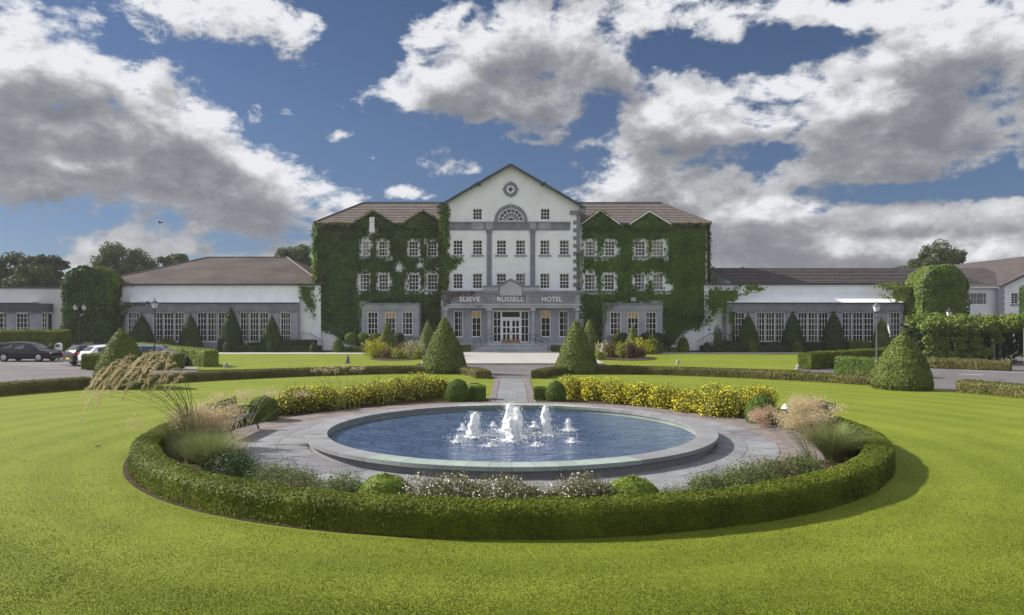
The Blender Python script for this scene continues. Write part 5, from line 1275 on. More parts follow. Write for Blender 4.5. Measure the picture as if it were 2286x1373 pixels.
# ================================================================== IVY
def sd_rect(x, z, r, m=0.0):
    dx_ = np.maximum(r[0] - m - x, x - r[1] - m); dz_ = np.maximum(r[2] - m - z, z - r[3] - m); return np.maximum(dx_, dz_)     # >0 outside
def ivy(name, label, Y, rect, mask, th, dens, leaf, matn, seed=0, axis='x', edge=.35, parent=None, cell=.28, core=True, dirx=-1, cat='ivy', group=None):
    """leafy sheet on a wall plane. mask(u,z)>0 inside (metres from the edge)"""
    x0, x1, z0, z1 = rect; rs = np.random.default_rng(seed)
    def thick(u, z):
        p = np.c_[u, z, np.full(len(u), seed * 1.0)]; m_ = mask(u, z) + (fbm(p, 1.3, seed, 3) - .5) * edge * 2
        t = th * (.35 + 1.3 * fbm(p, .55, seed + 9, 3) + .5 * (fbm(p, 2.4, seed + 4, 2) - .5)); return m_, t * np.clip(.35 + m_ / .7, .25, 1)
    n = int((x1 - x0) * (z1 - z0) * dens); u = rs.uniform(x0, x1, n); z = rs.uniform(z0, z1, n); m_, t = thick(u, z); k = m_ > 0; u, z, t, m_ = u[k], z[k], t[k], m_[k]
    e = .12; _, tx_ = thick(u + e, z); _, tz_ = thick(u, z + e); N = np.c_[-(tx_ - t) / e, np.ones(len(u)), -(tz_ - t) / e + .25]
    dpt = t * np.where((m_ < .3) | (rs.random(len(u)) < .15), rs.random(len(u)), 1.0) + rs.normal(0, .035, len(u))
    N[:, 0] += np.where(m_ < .3, rs.normal(0, .6, len(u)), 0)
    chunks = []
    def place(u, dd, z): return np.c_[u, Y - dd, z] if axis == 'x' else np.c_[Y + dirx * dd, u, z]
    P = place(u, dpt, z); NN = np.c_[N[:, 0], -N[:, 1], N[:, 2]] if axis == 'x' else np.c_[dirx * N[:, 1], N[:, 0], N[:, 2]]
    V, F_ = leaves(P, NN, leaf, .55, .8); chunks.append((V, F_, 0))
    if core:
        nx, nz = max(2, int((x1 - x0) / cell)), max(2, int((z1 - z0) / cell)); gu, gz = np.meshgrid(np.linspace(x0, x1, nx + 1), np.linspace(z0, z1, nz + 1)); gu, gz = gu.ravel(), gz.ravel(); m_, t = thick(gu, gz)
        GP = place(gu, np.maximum(t * .8 - .02, .02), gz); i, j = np.meshgrid(np.arange(nx), np.arange(nz)); a = (j * (nx + 1) + i).ravel(); Fq = np.stack([a, a + 1, a + nx + 2, a + nx + 1], 1)
        ok = (m_[Fq] > .10).all(1); 
        if ok.any(): chunks.append((GP, Fq[ok], 0))
    c = ((x0 + x1) / 2, Y, 0) if axis == 'x' else (Y, (x0 + x1) / 2, 0)
    if parent is not None: return obj_np(name, chunks, [matn], parent=parent)
    o = obj_np(name, chunks, [matn], loc=c); return tag(o, label, cat, group)
def poly_sd(px, py, poly):
    """signed distance (inside positive) in the units of the polygon"""
    P = np.array(poly, float); x, y = np.asarray(px, float), np.asarray(py, float); d_ = np.full(len(x), 1e9); ins = np.zeros(len(x), bool)
    for i in range(len(P)):
        a, b = P[i], P[(i + 1) % len(P)]; e = b - a; w0, w1 = x - a[0], y - a[1]; t = np.clip((w0 * e[0] + w1 * e[1]) / (e @ e), 0, 1)
        d_ = np.minimum(d_, np.hypot(w0 - e[0] * t, w1 - e[1] * t)); c = ((a[1] > y) != (b[1] > y))
        with np.errstate(divide='ignore', invalid='ignore'): xi = (b[0] - a[0]) * (y - a[1]) / (b[1] - a[1]) + a[0]
        ins ^= c & (x < xi)
    return np.where(ins, d_, -d_)
def pxpoly(poly, Y): return [(X_(a, Y), Z_(b, Y)) for a, b in poly]
def polymask(poly, Y, holes=(), m=.12, notch=()):
    pp = pxpoly(poly, Y)
    def f(u, z):
        s = poly_sd(u, z, pp)
        for h in holes: s = np.minimum(s, sd_rect(u, z, h, m))
        for (c, d_, r) in notch: s = np.minimum(s, np.hypot(u - X_(c, Y), z - Z_(d_, Y)) - r)
        return s
    xs = [p[0] for p in pp]; zs = [p[1] for p in pp]
    return f, (min(xs) - .3, max(xs) + .3, max(0.0, min(zs) - .3), max(zs) + .3)
YI = YW - .02
bayL = (X_(812, YI), X_(930, YI), Z_(790, YI), Z_(680, YI)); bayR = (X_(1354, YI), X_(1474, YI), Z_(790, YI), Z_(680, YI))
slit = (X_(829, YI), X_(838, YI), Z_(519, YI), Z_(487, YI))
outL = [(703, 499), (786, 499), (800, 490), (833, 472), (866, 492), (880, 500), (898, 499), (920, 484), (943, 471), (966, 482), (986, 496), (990, 500), (990, 790), (941, 790), (800, 790), (790, 775), (760, 763), (740, 748), (716, 738), (707, 700), (703, 640)]
f, r = polymask(outL, YI, [h for h in HL] + [bayL, slit], .03, [(938, 590, .2), (990, 603, .5), (893, 598, .35)])
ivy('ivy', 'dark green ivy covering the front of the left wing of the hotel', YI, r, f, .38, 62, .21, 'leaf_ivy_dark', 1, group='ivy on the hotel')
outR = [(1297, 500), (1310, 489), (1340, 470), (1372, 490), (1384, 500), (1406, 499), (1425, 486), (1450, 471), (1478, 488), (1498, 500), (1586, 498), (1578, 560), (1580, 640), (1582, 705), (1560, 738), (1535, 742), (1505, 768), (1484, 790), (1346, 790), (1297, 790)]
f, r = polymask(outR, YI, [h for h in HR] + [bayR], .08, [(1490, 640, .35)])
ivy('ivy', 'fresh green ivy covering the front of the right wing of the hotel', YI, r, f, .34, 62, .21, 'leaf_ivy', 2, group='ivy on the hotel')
# sides of the wings
for k, (ax, a, b, ay, nm) in enumerate(((833, 788, 879, 471, 'first gablet from the left'), (943, 899, 988, 470, 'second gablet from the left'), (1340, 1300, 1383, 469, 'third gablet from the left'), (1450, 1408, 1497, 471, 'gablet farthest right'))):
    f, r = polymask([(a, 500), (ax, ay), (b, 500), (b, 512), (a, 512)], YW - .56, [slit] if k == 0 else [], .05)
    ivy('ivy', 'ivy covering the small roof gable, ' + nm, YW - .56, r, f, .20, 85, .20, 'leaf_ivy_dark' if k < 2 else 'leaf_ivy', 60 + k, edge=.10, group='ivy on the hotel', cell=.15)
f = lambda u, z: np.minimum(np.minimum(u - YW + .6, 86 - u), np.minimum(z - 3.0, LW[2] - z + .15))
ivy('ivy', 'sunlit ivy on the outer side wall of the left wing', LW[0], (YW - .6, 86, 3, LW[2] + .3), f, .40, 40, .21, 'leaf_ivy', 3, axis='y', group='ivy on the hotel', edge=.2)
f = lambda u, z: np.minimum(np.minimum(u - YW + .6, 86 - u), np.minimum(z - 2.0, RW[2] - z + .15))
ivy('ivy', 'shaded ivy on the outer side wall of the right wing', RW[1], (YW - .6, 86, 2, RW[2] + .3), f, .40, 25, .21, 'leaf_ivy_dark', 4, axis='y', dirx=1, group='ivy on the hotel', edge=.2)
# golden fringe along eaves and rakes
Yf = YW - .72
for nm, pl, sd_ in (('left', [(700, 497), (786, 497), (800, 488), (833, 469), (866, 489), (880, 497), (898, 497), (920, 483), (943, 468), (966, 480), (984, 493)], 5), ('right', [(1299, 497), (1310, 487), (1340, 467), (1366, 484)], 6), ('far right', [(1498, 498), (1540, 497), (1588, 497)], 7)):
    up = [(a, b - 1.5) for a, b in pl]; dn = [(a, b + 5) for a, b in pl[::-1]]; f, r = polymask(up + dn, Yf)
    ivy('ivy', 'yellowing ivy fringe along the gutter of the %s wing' % nm, Yf, r, f, .22, 160, .14, 'leaf_ivy_gold', sd_, edge=.12, core=False, group='ivy on the hotel')
# column of ivy on the central block
Yv = YC - .03
col = [(979, 455), (1000, 455), (1006, 470), (1003, 500), (1006, 540), (1001, 560), (1006, 572), (1034, 574), (1036, 585), (1024, 590), (1018, 602), (1004, 606), (1002, 650), (998, 662), (979, 660)]
f, r = polymask(col, Yv); ivy('ivy', 'ivy column climbing the left corner of the white central block', Yv, r, f, .62, 130, .17, 'leaf_ivy', 8, edge=.12, group='ivy on the hotel', cell=.2)
f = lambda u, z: np.minimum(np.minimum(u - YC + .65, YW + .1 - u), np.minimum(z - Z_(660, YC), Z_(458, YC) - z)); ivy('ivy', 'golden sunlit ivy edge on the left corner of the central block', HX0 + .02, (YC - .65, YW + .1, Z_(665, YC), Z_(455, YC)), f, .24, 220, .15, 'leaf_ivy_gold', 9, axis='y', edge=.1, group='ivy on the hotel', cell=.2)  # gold leaves here colour in the sunlight on this edge
f, r = polymask([(987, 457), (1010, 440), (1040, 421), (1090, 394), (1096, 394), (1060, 416), (1020, 440), (1004, 456)], YC - .5); ivy('ivy', 'thin dry ivy creeping up under the left gable edge', YC - .5, r, f, .1, 90, .13, 'leaf_ivy_dark', 10, edge=.25, core=False, group='ivy on the hotel')
f, r = polymask([(985, 650), (1078, 650), (1078, 656), (1030, 660), (1008, 668), (1000, 684), (985, 684)], YP - .2); ivy('ivy', 'reddish creeper over the left end of the portico cornice', YP - .2, r, f, .12, 150, .12, 'leaf_ivy_red', 11, edge=.2, core=False, group='ivy on the hotel')
f, r = polymask([(1020, 674), (1060, 672), (1108, 680), (1112, 684), (1070, 686), (1040, 682)], YP - .2); ivy('ivy', 'bare reddish creeper stems under the portico lettering', YP - .2, r, f, .08, 60, .10, 'leaf_ivy_red', 12, edge=.4, core=False, group='ivy on the hotel')
f, r = polymask([(1287, 560), (1299, 560), (1299, 790), (1288, 790), (1290, 690)], YC - .03); ivy('ivy', 'narrow ivy strip right of the portico', YC - .03, r, f, .25, 90, .15, 'leaf_ivy', 13, edge=.2, group='ivy on the hotel')
# overhang onto the bays
f, r = polymask([(796, 676), (815, 674), (808, 690), (806, 712), (800, 716)], 71.2); ivy('ivy', 'ivy spray hanging over the left corner of the left bay', 71.2, r, f, .15, 110, .14, 'leaf_ivy', 14, edge=.15, core=False, group='ivy on the hotel')
f, r = polymask([(1344, 676), (1400, 675), (1372, 684), (1356, 700), (1350, 730), (1344, 760)], 71.2); ivy('ivy', 'ivy spray hanging over the left corner of the right bay', 71.2, r, f, .15, 130, .14, 'leaf_ivy', 15, edge=.15, group='ivy on the hotel')
# ivy spilling on the side wings
f, r = polymask([(664, 636), (706, 635), (706, 700), (698, 712), (690, 690), (680, 700), (674, 672), (662, 660)], 73.1, (), 0, [(690, 700, .5), (672, 690, .5)]); ivy('ivy', 'ragged ivy where the left low wing meets the hotel', 73.1, r, f, .3, 60, .18, 'leaf_ivy', 16, edge=.7, group='ivy on the low wings')
f, r = polymask([(1574, 640), (1716, 636), (1704, 652), (1672, 654), (1650, 662), (1642, 690), (1640, 762), (1618, 764), (1614, 700), (1604, 690), (1590, 715), (1574, 725)], 72.0, (), 0, [(1600, 735, .9), (1655, 648, .35)]); ivy('ivy', 'hanging ivy where the right low wing meets the hotel', 72.0, r, f, .45, 70, .19, 'leaf_ivy', 17, edge=.5, group='ivy on the low wings')
f, r = polymask([(238, 634), (272, 634), (268, 650), (262, 665), (264, 672), (340, 674), (322, 682), (292, 690), (282, 712), (270, 740), (250, 770), (238, 760)], 72.1, (), 0, [(251, 690, .5)]); ivy('ivy', 'ivy spreading from the left ivy tower over the wing', 72.1, r, f, .35, 70, .19, 'leaf_ivy_dark', 18, edge=.4, group='ivy on the low wings')
f, r = polymask([(1945, 632), (2075, 628), (2075, 790), (2028, 790), (2016, 740), (2014, 700), (2016, 682), (1990, 674), (1962, 660), (1984, 655), (1972, 645), (1948, 640)], 71.7, (), 0, [(2040, 752, .4)]); ivy('ivy', 'sunlit ivy spreading from the right ivy tower over the wing', 71.7, r, f, .45, 80, .19, 'leaf_vine', 19, edge=.5, group='ivy on the low wings')
f, r = polymask([(205, 632), (300, 634), (300, 639), (205, 640)], 72.9); ivy('ivy', 'yellow ivy fringe on the left end of the low wing gutter', 72.9, r, f, .15, 130, .14, 'leaf_ivy_gold', 20, edge=.15, core=False, group='ivy on the low wings')
# ivy-clad towers: an arched masonry stub wrapped in ivy
def ivy_tower(label, cx, hw, top, sh, base, Y, depth, matn, matside, seed):
    t = thing('ivy_tower', label, 'ivy tower', (X_(cx, Y), Y, 0)); xl, xr = X_(cx - hw, Y), X_(cx + hw, Y); zs, zt = Z_(sh, Y), Z_(top, Y); c = (xl + xr) / 2; R_ = (xr - xl) / 2
    pts = [(xl + .3, 0), (xr - .3, 0)] + [(c + (R_ - .3) * math.cos(math.pi * k / 14), zs + (zt - zs - .3) * math.sin(math.pi * k / 14)) for k in range(15)]
    MB().prism(pts, Y + .1, Y + depth).build('masonry', 'stone_dark', t)
    poly = [(xl, Z_(base, Y)), (xr, Z_(base, Y))] + [(c + R_ * math.cos(math.pi * k / 14), zs + (zt - zs) * math.sin(math.pi * k / 14)) for k in range(15)]
    f = lambda u, z: poly_sd(u, z, poly)
    ivy('foliage', None, Y + .1, (xl - .3, xr + .3, max(0, Z_(base, Y) - .2), zt + .3), f, .5, 75, .2, matn, seed, parent=t, edge=.22)
    # over the curved top and down both flanks
    n = int((math.pi * R_ + 2 * zs) * depth * 170); rs = np.random.default_rng(seed); s = rs.uniform(0, math.pi * R_ + 2 * zs, n); y_ = rs.uniform(Y - .2, Y + depth, n); L = math.pi * R_
    a = np.clip((s - zs) / R_, 0, math.pi); x = np.where(s < zs, xr, np.where(s > zs + L, xl, c + R_ * np.cos(a))); z = np.where(s < zs, s, np.where(s > zs + L, 2 * zs + L - s, zs + (zt - zs) * np.sin(a)))
    nx = np.where(s < zs, 1, np.where(s > zs + L, -1, np.cos(a))); nz_ = np.where((s > zs) & (s < zs + L), np.sin(a), .1); k = z > Z_(base, Y); p = np.c_[x, y_, z]; p = p + np.c_[nx, np.zeros(n), nz_] * (fbm(p, .9, seed, 3)[:, None] - .6) * .9
    V, F_ = leaves(p[k], np.c_[nx, np.zeros(n) - .2, nz_][k], .2, .6, .8); obj_np('side_foliage', [(V, F_, 0)], [matside], parent=t)
ivy_tower('dark arch-topped tower smothered in ivy between the annex and the left wing', 190, 53, 592, 645, 768, 70.6, 3.2, 'leaf_ivy_dark', 'leaf_ivy', 31)
ivy_tower('arch-topped tower smothered in ivy between the right wing and the white house', 2109, 53, 589, 645, 800, 69.5, 3.2, 'leaf_ivy', 'leaf_vine', 32)
# ================================================================== TREES
for i, (px, top, Y, cr, ch_, mt, lb) in enumerate(((28, 549, 108, 4.3, 9, 'leaf_tree', 'broad dark tree behind the annex at the far left'), (108, 557, 104, 3.0, 8, 'leaf_tree', 'dark tree with a jutting top right of the broad dark one'), (70, 585, 99, 4.0, 7, 'leaf_tree', 'lower dark tree between the two dark trees behind the annex'),
                                    (280, 532, 112, 5.0, 10, 'leaf_tree_far', 'large spreading tree rising behind the left wing roof'), (386, 561, 120, 3.0, 6, 'leaf_tree_far', 'smaller rounded tree just right of the large spreading tree'),
                                    (658, 539, 122, 3.7, 8, 'leaf_tree_far', 'pale airy tree beside the left edge of the hotel block'), (2100, 528, 118, 4.4, 9, 'leaf_tree_far', 'tall pale tree rising behind the right ivy tower'), (2062, 572, 116, 2.8, 5, 'leaf_tree_far', 'low spreading tree at the foot of the tall pale tree'),
                                    (1584, 588, 110, 1.0, 2.5, 'leaf_tree', 'tiny dark treetop above the grey block on the right'), (1662, 594, 112, .9, 2.0, 'leaf_tree_far', 'tiny treetop poking over the left end of the right roof'), (2022, 593, 135, 3.0, 3, 'leaf_tree', 'far dark treetops just above the right roof ridge'), (-60, 560, 106, 5, 9, 'leaf_tree', 'dark tree beyond the left edge of the view behind the annex'))):
    h = Z_(top, Y); tree('tree', lb, (X_(px, Y), Y, 0), h, cr, ch_, mt, 15000 if cr > 2 else 2000, .34, 'trees beyond the buildings', 40 + i)
# ================================================================== STREET LAMPS
def lantern(mb_f, mb_g, mb_c, x, y, z, s=1.0):
    """four-sided tapered lantern; z = bottom"""
    w0, w1, h = .13 * s, .22 * s, .42 * s
    mb_g.add([(x - w0, y - w0, z), (x + w0, y - w0, z), (x + w0, y + w0, z), (x - w0, y + w0, z), (x - w1, y - w1, z + h), (x + w1, y - w1, z + h), (x + w1, y + w1, z + h), (x - w1, y + w1, z + h)], [(0, 3, 2, 1), (4, 5, 6, 7), (0, 1, 5, 4), (1, 2, 6, 5), (2, 3, 7, 6), (3, 0, 4, 7)])
    for sx, sy in ((-1, -1), (1, -1), (1, 1), (-1, 1)): mb_f.tube([(x + sx * w0 * 1.04, y + sy * w0 * 1.04, z - .01), (x + sx * w1 * 1.04, y + sy * w1 * 1.04, z + h)], .014 * s, 5)
    mb_f.box(x - w0 * 1.2, x + w0 * 1.2, y - w0 * 1.2, y + w0 * 1.2, z - .05 * s, z - .004)
    a, b_ = w1 * 1.25, w1 * .5; zt = z + h + .003
    mb_c.add([(x - a, y - a, zt), (x + a, y - a, zt), (x + a, y + a, zt), (x - a, y + a, zt), (x - b_, y - b_, zt + .20 * s), (x + b_, y - b_, zt + .20 * s), (x + b_, y + b_, zt + .20 * s), (x - b_, y + b_, zt + .20 * s)], [(0, 3, 2, 1), (4, 5, 6, 7), (0, 1, 5, 4), (1, 2, 6, 5), (2, 3, 7, 6), (3, 0, 4, 7)])
    mb_c.lathe([(b_ * .9, 0), (b_ * .5, .08 * s), (.05 * s, .10 * s), (.05 * s, .16 * s), (.015 * s, .26 * s)], 8, (x, y, zt + .201 * s))
def lamp(label, px, Y, ztop, s, post, heads=1):
    X = X_(px, Y); t = thing('street_lamp', label, 'street lamp', (X, Y, 0), 'lantern street lamps'); zb = ztop - 1.03 * s
    b = MB(); b.lathe([(.11, 0), (.11, .12), (.075, .16), (.07, .8), (.09, .84), (.045, .92), (.036, zb * .6), (.028, zb - (.5 if heads > 1 else .08))], 10, (X, Y, 0)); b.build('post', post, t, smooth=False)
    if heads == 1:
        b = MB(); b.lathe([(.05, 0), (.09, .03), (.04, .08)], 8, (X, Y, zb - .12 * s)); b.tube([(X - .28 * s, Y, zb - .35), (X + .28 * s, Y, zb - .35)], .018, 5); b.build('crossbar', post, t); pos_ = [X]
    else:
        b = MB(); b.tube([(X - .36, Y, zb - .06), (X - .3, Y, zb - .35), (X, Y, zb - .5), (X + .3, Y, zb - .35), (X + .36, Y, zb - .06)], .03, 6); b.build('arm', post, t); pos_ = [X - .36, X + .36]
    for x in pos_:
        f, g_, c = MB(), MB(), MB(); lantern(f, g_, c, x, Y, zb, s); o = g_.build('lantern', 'lamp_glass', t); f.build('lantern_frame', post, o); c.build('lantern_cap', post, o)
lamp('black lantern street lamp standing by the dark hedge on the left', 345, 46.3, Z_(661, 46.3), .75, 'black')
lamp('grey lantern street lamp beside the broad cone on the right', 1957, 41.0, Z_(668, 41.0), .66, 'grey_iron')
lamp('two-headed lantern street lamp in front of the left ivy tower', 178, 60, Z_(675, 60), .6, 'black', 2)
lamp('lantern lamp in front of the right ivy tower, post hidden by the pergola', 2119, 60, Z_(683, 60), .8, 'black')
# ================================================================== CARS
ST = [(0.0, .72, .40, .80, .66, .84), (.10, .81, .28, .95, .72, 1.02), (.55, .86, .22, .95, .62, 1.40), (1.4, .87, .2, .93, .63, 1.48), (2.3, .87, .2, .91, .62, 1.45), (2.75, .87, .2, .90, .60, 1.34), (3.3, .87, .2, .89, .74, .97), (4.0, .84, .22, .80, .70, .84), (4.25, .76, .3, .66, .60, .70), (4.32, .70, .40, .6, .55, .64)]
def car(label, loc, rotz, paint, estate=False, seed=0):
    t = thing('parked_car', label, 'car', loc, 'cars in the car park'); st = [list(s) for s in ST]
    if estate: st[2][0] = .35; st[2][5] = 1.44; st[3][5] = 1.50
    R = Matrix.Rotation(rotz, 4, 'Z'); cx0 = 2.16
    def W_(b): b.v = [tuple(R @ Vector((p[0] - cx0, p[1], p[2]))) for p in b.v]; return b
    rings = []
    for x, w, zb, zl, wr, zr in st:
        h = [(x, 0, zb), (x, w * .9, zb), (x, w, zb + .2), (x, w, zl - .1), (x, w * .965, zl), (x, wr, zr - .05), (x, wr - .12, zr), (x, 0, zr + .015)]
        rings.append(h + [(p[0], -p[1], p[2]) for p in h[-2:0:-1]])
    n = len(rings[0]); vs = [p for r in rings for p in r]; fs = [(i * n + k, (i + 1) * n + k, (i + 1) * n + (k + 1) % n, i * n + (k + 1) % n) for i in range(len(rings) - 1) for k in range(n)]
    fs += [tuple(range(n)), tuple(range(len(vs) - 1, len(vs) - n - 1, -1))]
    b = MB().add(vs, fs); o0 = Vector((0, 0, 0)); body = W_(b).build('body', paint, t, off=o0, smooth=True); body.data.set_sharp_from_angle(angle=math.radians(38))
    def P_(i, k, f=0.0, g=0.0):
        a = Vector(rings[i][k]); return a
    # side glass between belt (4) and roof edge (5)
    for s_ in (1, -1):
        g = MB()
        for i in ((2, 3), (3, 4), (4, 5), (5, 6)):
            kb, kt = (4, 5) if s_ > 0 else (n - 4, n - 5); a, b_, c, d_ = Vector(rings[i[0]][kb]), Vector(rings[i[1]][kb]), Vector(rings[i[1]][kt]), Vector(rings[i[0]][kt])
            m_ = .06; L = (b_ - a).length; u = m_ / L; off = Vector((0, s_ * .012, .004))
            A, B, Cc, D = a.lerp(b_, u), b_.lerp(a, u), c.lerp(d_, u), d_.lerp(c, u)
            A2, B2, C2, D2 = A.lerp(D, .10) + off, B.lerp(Cc, .10 if i != (5, 6) else .3) + off, Cc.lerp(B, .16) + off, D.lerp(A, .16) + off
            if i == (5, 6): B2 = a.lerp(b_, .72).lerp(c, .15) + off; C2 = d_.lerp(c, .55).lerp(a, .1) + off
            g.add([A2, B2, C2, D2], [(0, 1, 2, 3)])
        W_(g).build('side_window', 'car_glass', t, off=o0)
    def quad(nm, i0, i1, u0, u1, m_='car_glass', w=.9):
        a, b_ = Vector(rings[i0][7]), Vector(rings[i1][7]); sgn = 1 if i1 > i0 else -1; wa, wb = rings[i0][6][1] * w, rings[i1][6][1] * w
        p, q_ = a.lerp(b_, u0), a.lerp(b_, u1); nrm = Vector((-(b_ - a).z, 0, (b_ - a).x)).normalized() * .014
        if nrm.z < 0: nrm = -nrm
        g = MB().add([p + nrm + Vector((0, wa, -.012)), p + nrm + Vector((0, -wa, -.012)), q_ + nrm + Vector((0, -wb, -.012)), q_ + nrm + Vector((0, wb, -.012))], [(0, 1, 2, 3)]); W_(g).build(nm, m_, t, off=o0)
    quad('rear_window', 1, 2, .12, .92); quad('windscreen', 6, 5, .06, .94)
    for y in (-.62, .62):
        W_(MB().box(.015, .30, y * 1.08 - .13, y * 1.08 + .13, .80, .96)).build('tail_light', 'car_red', t, off=o0); W_(MB().box(4.02, 4.27, y - .14, y + .14, .58, .70)).build('headlight', 'clear', t, off=o0)
    W_(MB().box(-.02, .02, -.26, .26, .46, .57)).build('number_plate', 'plate', t, off=o0)
    W_(MB().box(-.07, .12, -.74, .74, .30, .45)).build('bumper', 'lead', t, off=o0); W_(MB().box(4.2, 4.38, -.66, .66, .24, .40)).build('bumper', 'lead', t, off=o0)
    for y in (-.93, .93): W_(MB().box(3.02, 3.18, min(y, y * .93), max(y, y * .93), .90, 1.02)).build('wing_mirror', paint, t, off=o0)
    for x in (.78, 3.42):
        for s_ in (-1, 1):
            b = MB(); b.lathe([(.17, -.1), (.30, -.1), (.325, -.07), (.325, .07), (.30, .1), (.17, .1)], 20); b.v = [(p[0] + x, p[2] + s_ * .80, p[1] + .325) for p in b.v]; wh = W_(b).build('wheel', 'tyre', t, off=o0)
            b = MB(); b.lathe([(.06, -.02), (.21, -.02), (.21, .0), (.05, .02)], 14); b.v = [(p[0] + x, s_ * (.905) + p[2] * s_, p[1] + .325) for p in b.v]; W_(b).build('rim', 'alloy', wh, off=o0)
    return t
g0 = -.05
car('black estate car parked side-on in front of the tall dark hedge', (X_(58, 56), 56.4, g0), 0.0, 'car_black', True)
h0 = math.atan2(.8, .55)
def rear(px, py): x, y = G(px, py); return (x + math.cos(h0) * 2.0, y + math.sin(h0) * 2.0, g0)
car('dark hatchback parked at an angle, leftmost of the three cars seen from behind', rear(157, 815), h0, 'car_black')
car('white hatchback parked between the dark car and the silver car', rear(191, 818), h0, 'car_white')
car('silver car half hidden behind the broad clipped cone', rear(226, 817), h0, 'car_silver')
car('blue-grey car of which only the roof shows between the two left hedges', (X_(342, 50.5), 50.8, g0), math.radians(12), 'car_blue')
sg = thing('parking_meter', 'white and blue parking payment post with a rounded head beside the black estate', 'parking meter', (X_(131, 58), 58, g0))
MB().tube([(X_(131, 58), 58, g0), (X_(131, 58), 58, .75)], .07, 8).build('post', 'grey_iron', sg); b = MB(); hx = X_(131, 58)
b.prism([(hx - .22, .72), (hx + .22, .72), (hx + .22, 1.1)] + [(hx + .22 * math.cos(k * math.pi / 8), 1.1 + .2 * math.sin(k * math.pi / 8)) for k in range(1, 8)] + [(hx - .22, 1.1)], 57.85, 58.15); b.build('head', 'white', sg); MB().box(hx - .15, hx + .15, 57.83, 57.846, .98, 1.18).build('display', 'car_blue', sg)
# ================================================================== BENCHES
def bench(label, loc, rotz, L=2.0):
    t = thing('garden_bench', label, 'bench', loc, 'black iron garden benches'); R = Matrix.Rotation(rotz, 4, 'Z'); o0 = Vector((0, 0, 0))
    def put(b, nm, m_='black', par=t):       # local: x along the bench, +y forward
        b.v = [tuple(R @ Vector(p)) for p in b.v]; return b.build(nm, m_, par, off=o0)
    for sx in (-1, 1):
        x = sx * (L / 2 - .03)
        put(MB().tube([(x, -.20, .43), (x, -.26, .2), (x, -.38, 0)], .026, 6), 'leg'); put(MB().tube([(x, .24, .42), (x, .27, .2), (x, .34, 0)], .026, 6), 'leg')
        put(MB().tube([(x, -.20, .43), (x, -.30, .70), (x, -.38, .97)], .024, 6), 'back_post')
        b = MB(); b.tube([(x, -.28, .66), (x, -.05, .69), (x, .22, .67), (x, .27, .60), (x, .24, .44)], .022, 6); b.tube([(x, -.26, .56), (x, .24, .56)], .012, 5); b.tube([(x, -.22, .43), (x, .26, .43)], .02, 5)
        for k in range(5): b.tube([(x, -.18 + k * .09, .56), (x, -.18 + k * .09, .67)], .010, 5)
        put(b, 'armrest')
    for k in range(6): y = -.17 + k * .082; put(MB().box(-L / 2 + .01, L / 2 - .01, y, y + .062, .435, .455), 'seat_slat')
    def bp(x, h): return (x, -.205 - (h - .43) * .33, h)
    for h in (.55, .92): put(MB().tube([bp(-L / 2, h), bp(L / 2, h)], .018, 6), 'back_rail')
    put(MB().tube([bp(-L / 2, .84), bp(L / 2, .84)], .013, 6), 'back_rail')
    b = MB(); n = int(L / .085)
    for k in range(n): x = -L / 2 + .05 + k * (L - .1) / (n - 1); b.tube([bp(x - .035, .55), bp(x + .035, .84)], .009, 4); b.tube([bp(x + .035, .55), bp(x - .035, .84)], .009, 4); b.tube([bp(x, .84), bp(x, .92)], .009, 4)
    put(b, 'lattice')
bench('black iron bench on the paving left of the pool, facing the water', (-7.78, 20.55, .03), math.radians(-90))
bench('black iron bench veiled by tan grasses right of the pool', (8.35, 20.6, .03), math.radians(90), 1.7)
ho = thing('iron_hoop', 'small black iron hoop standing behind the left cube hedge', 'hoop', (-1.55, 31.5, 0)); MB().tube([(-1.95, 31.5, 0), (-1.93, 31.5, .36), (-1.78, 31.5, .46), (-1.5, 31.5, .47), (-1.3, 31.5, .40), (-1.26, 31.5, 0)], .025, 6).build('hoop', 'black', ho)
# ================================================================== ORNAMENTAL GRASSES
def blades(name, label, loc, n, h, spread, lean=(0, 0), w=.012, matn='grass_blade', seg=5, group=None, parent=None, droop=.5, seed=0, rbase=.18):
    rs = np.random.default_rng(seed); a = rs.uniform(0, 2 * math.pi, n); rb = rbase * np.sqrt(rs.random(n)); ln = h * rs.uniform(.6, 1.1, n); so = spread * rs.random(n) ** .7
    P0 = np.c_[rb * np.cos(a), rb * np.sin(a), np.zeros(n)]; D = np.c_[np.cos(a) * so + lean[0], np.sin(a) * so + lean[1]]
    side = unit(np.c_[-np.sin(a), np.cos(a), np.zeros(n)] + rs.normal(0, .3, (n, 3)))
    vs = []; 
    for k in range(seg + 1):
        t = k / seg; p = P0.copy(); p[:, :2] += D * (t ** 1.6)[None] if False else D * t ** 1.6; p[:, 2] = ln * (t - droop * t ** 3 * np.hypot(D[:, 0], D[:, 1]) / max(h, .1)); p[:, 2] = np.maximum(p[:, 2], .02)
        ww = w * (1 - t * .9); vs.append(p - side * ww / 2); vs.append(p + side * ww / 2)
    V = np.stack(vs, 1).reshape(-1, 3); m = 2 * (seg + 1); base = np.arange(n)[:, None] * m; F_ = np.concatenate([base + np.array([[2 * k, 2 * k + 1, 2 * k + 3, 2 * k + 2]]) for k in range(seg)])
    o = obj_np(name, [(V + np.array(loc), F_, 0)], [matn], parent=parent, loc=None if parent is not None else loc)
    if parent is None: tag(o, label, 'grass', group)
    return o
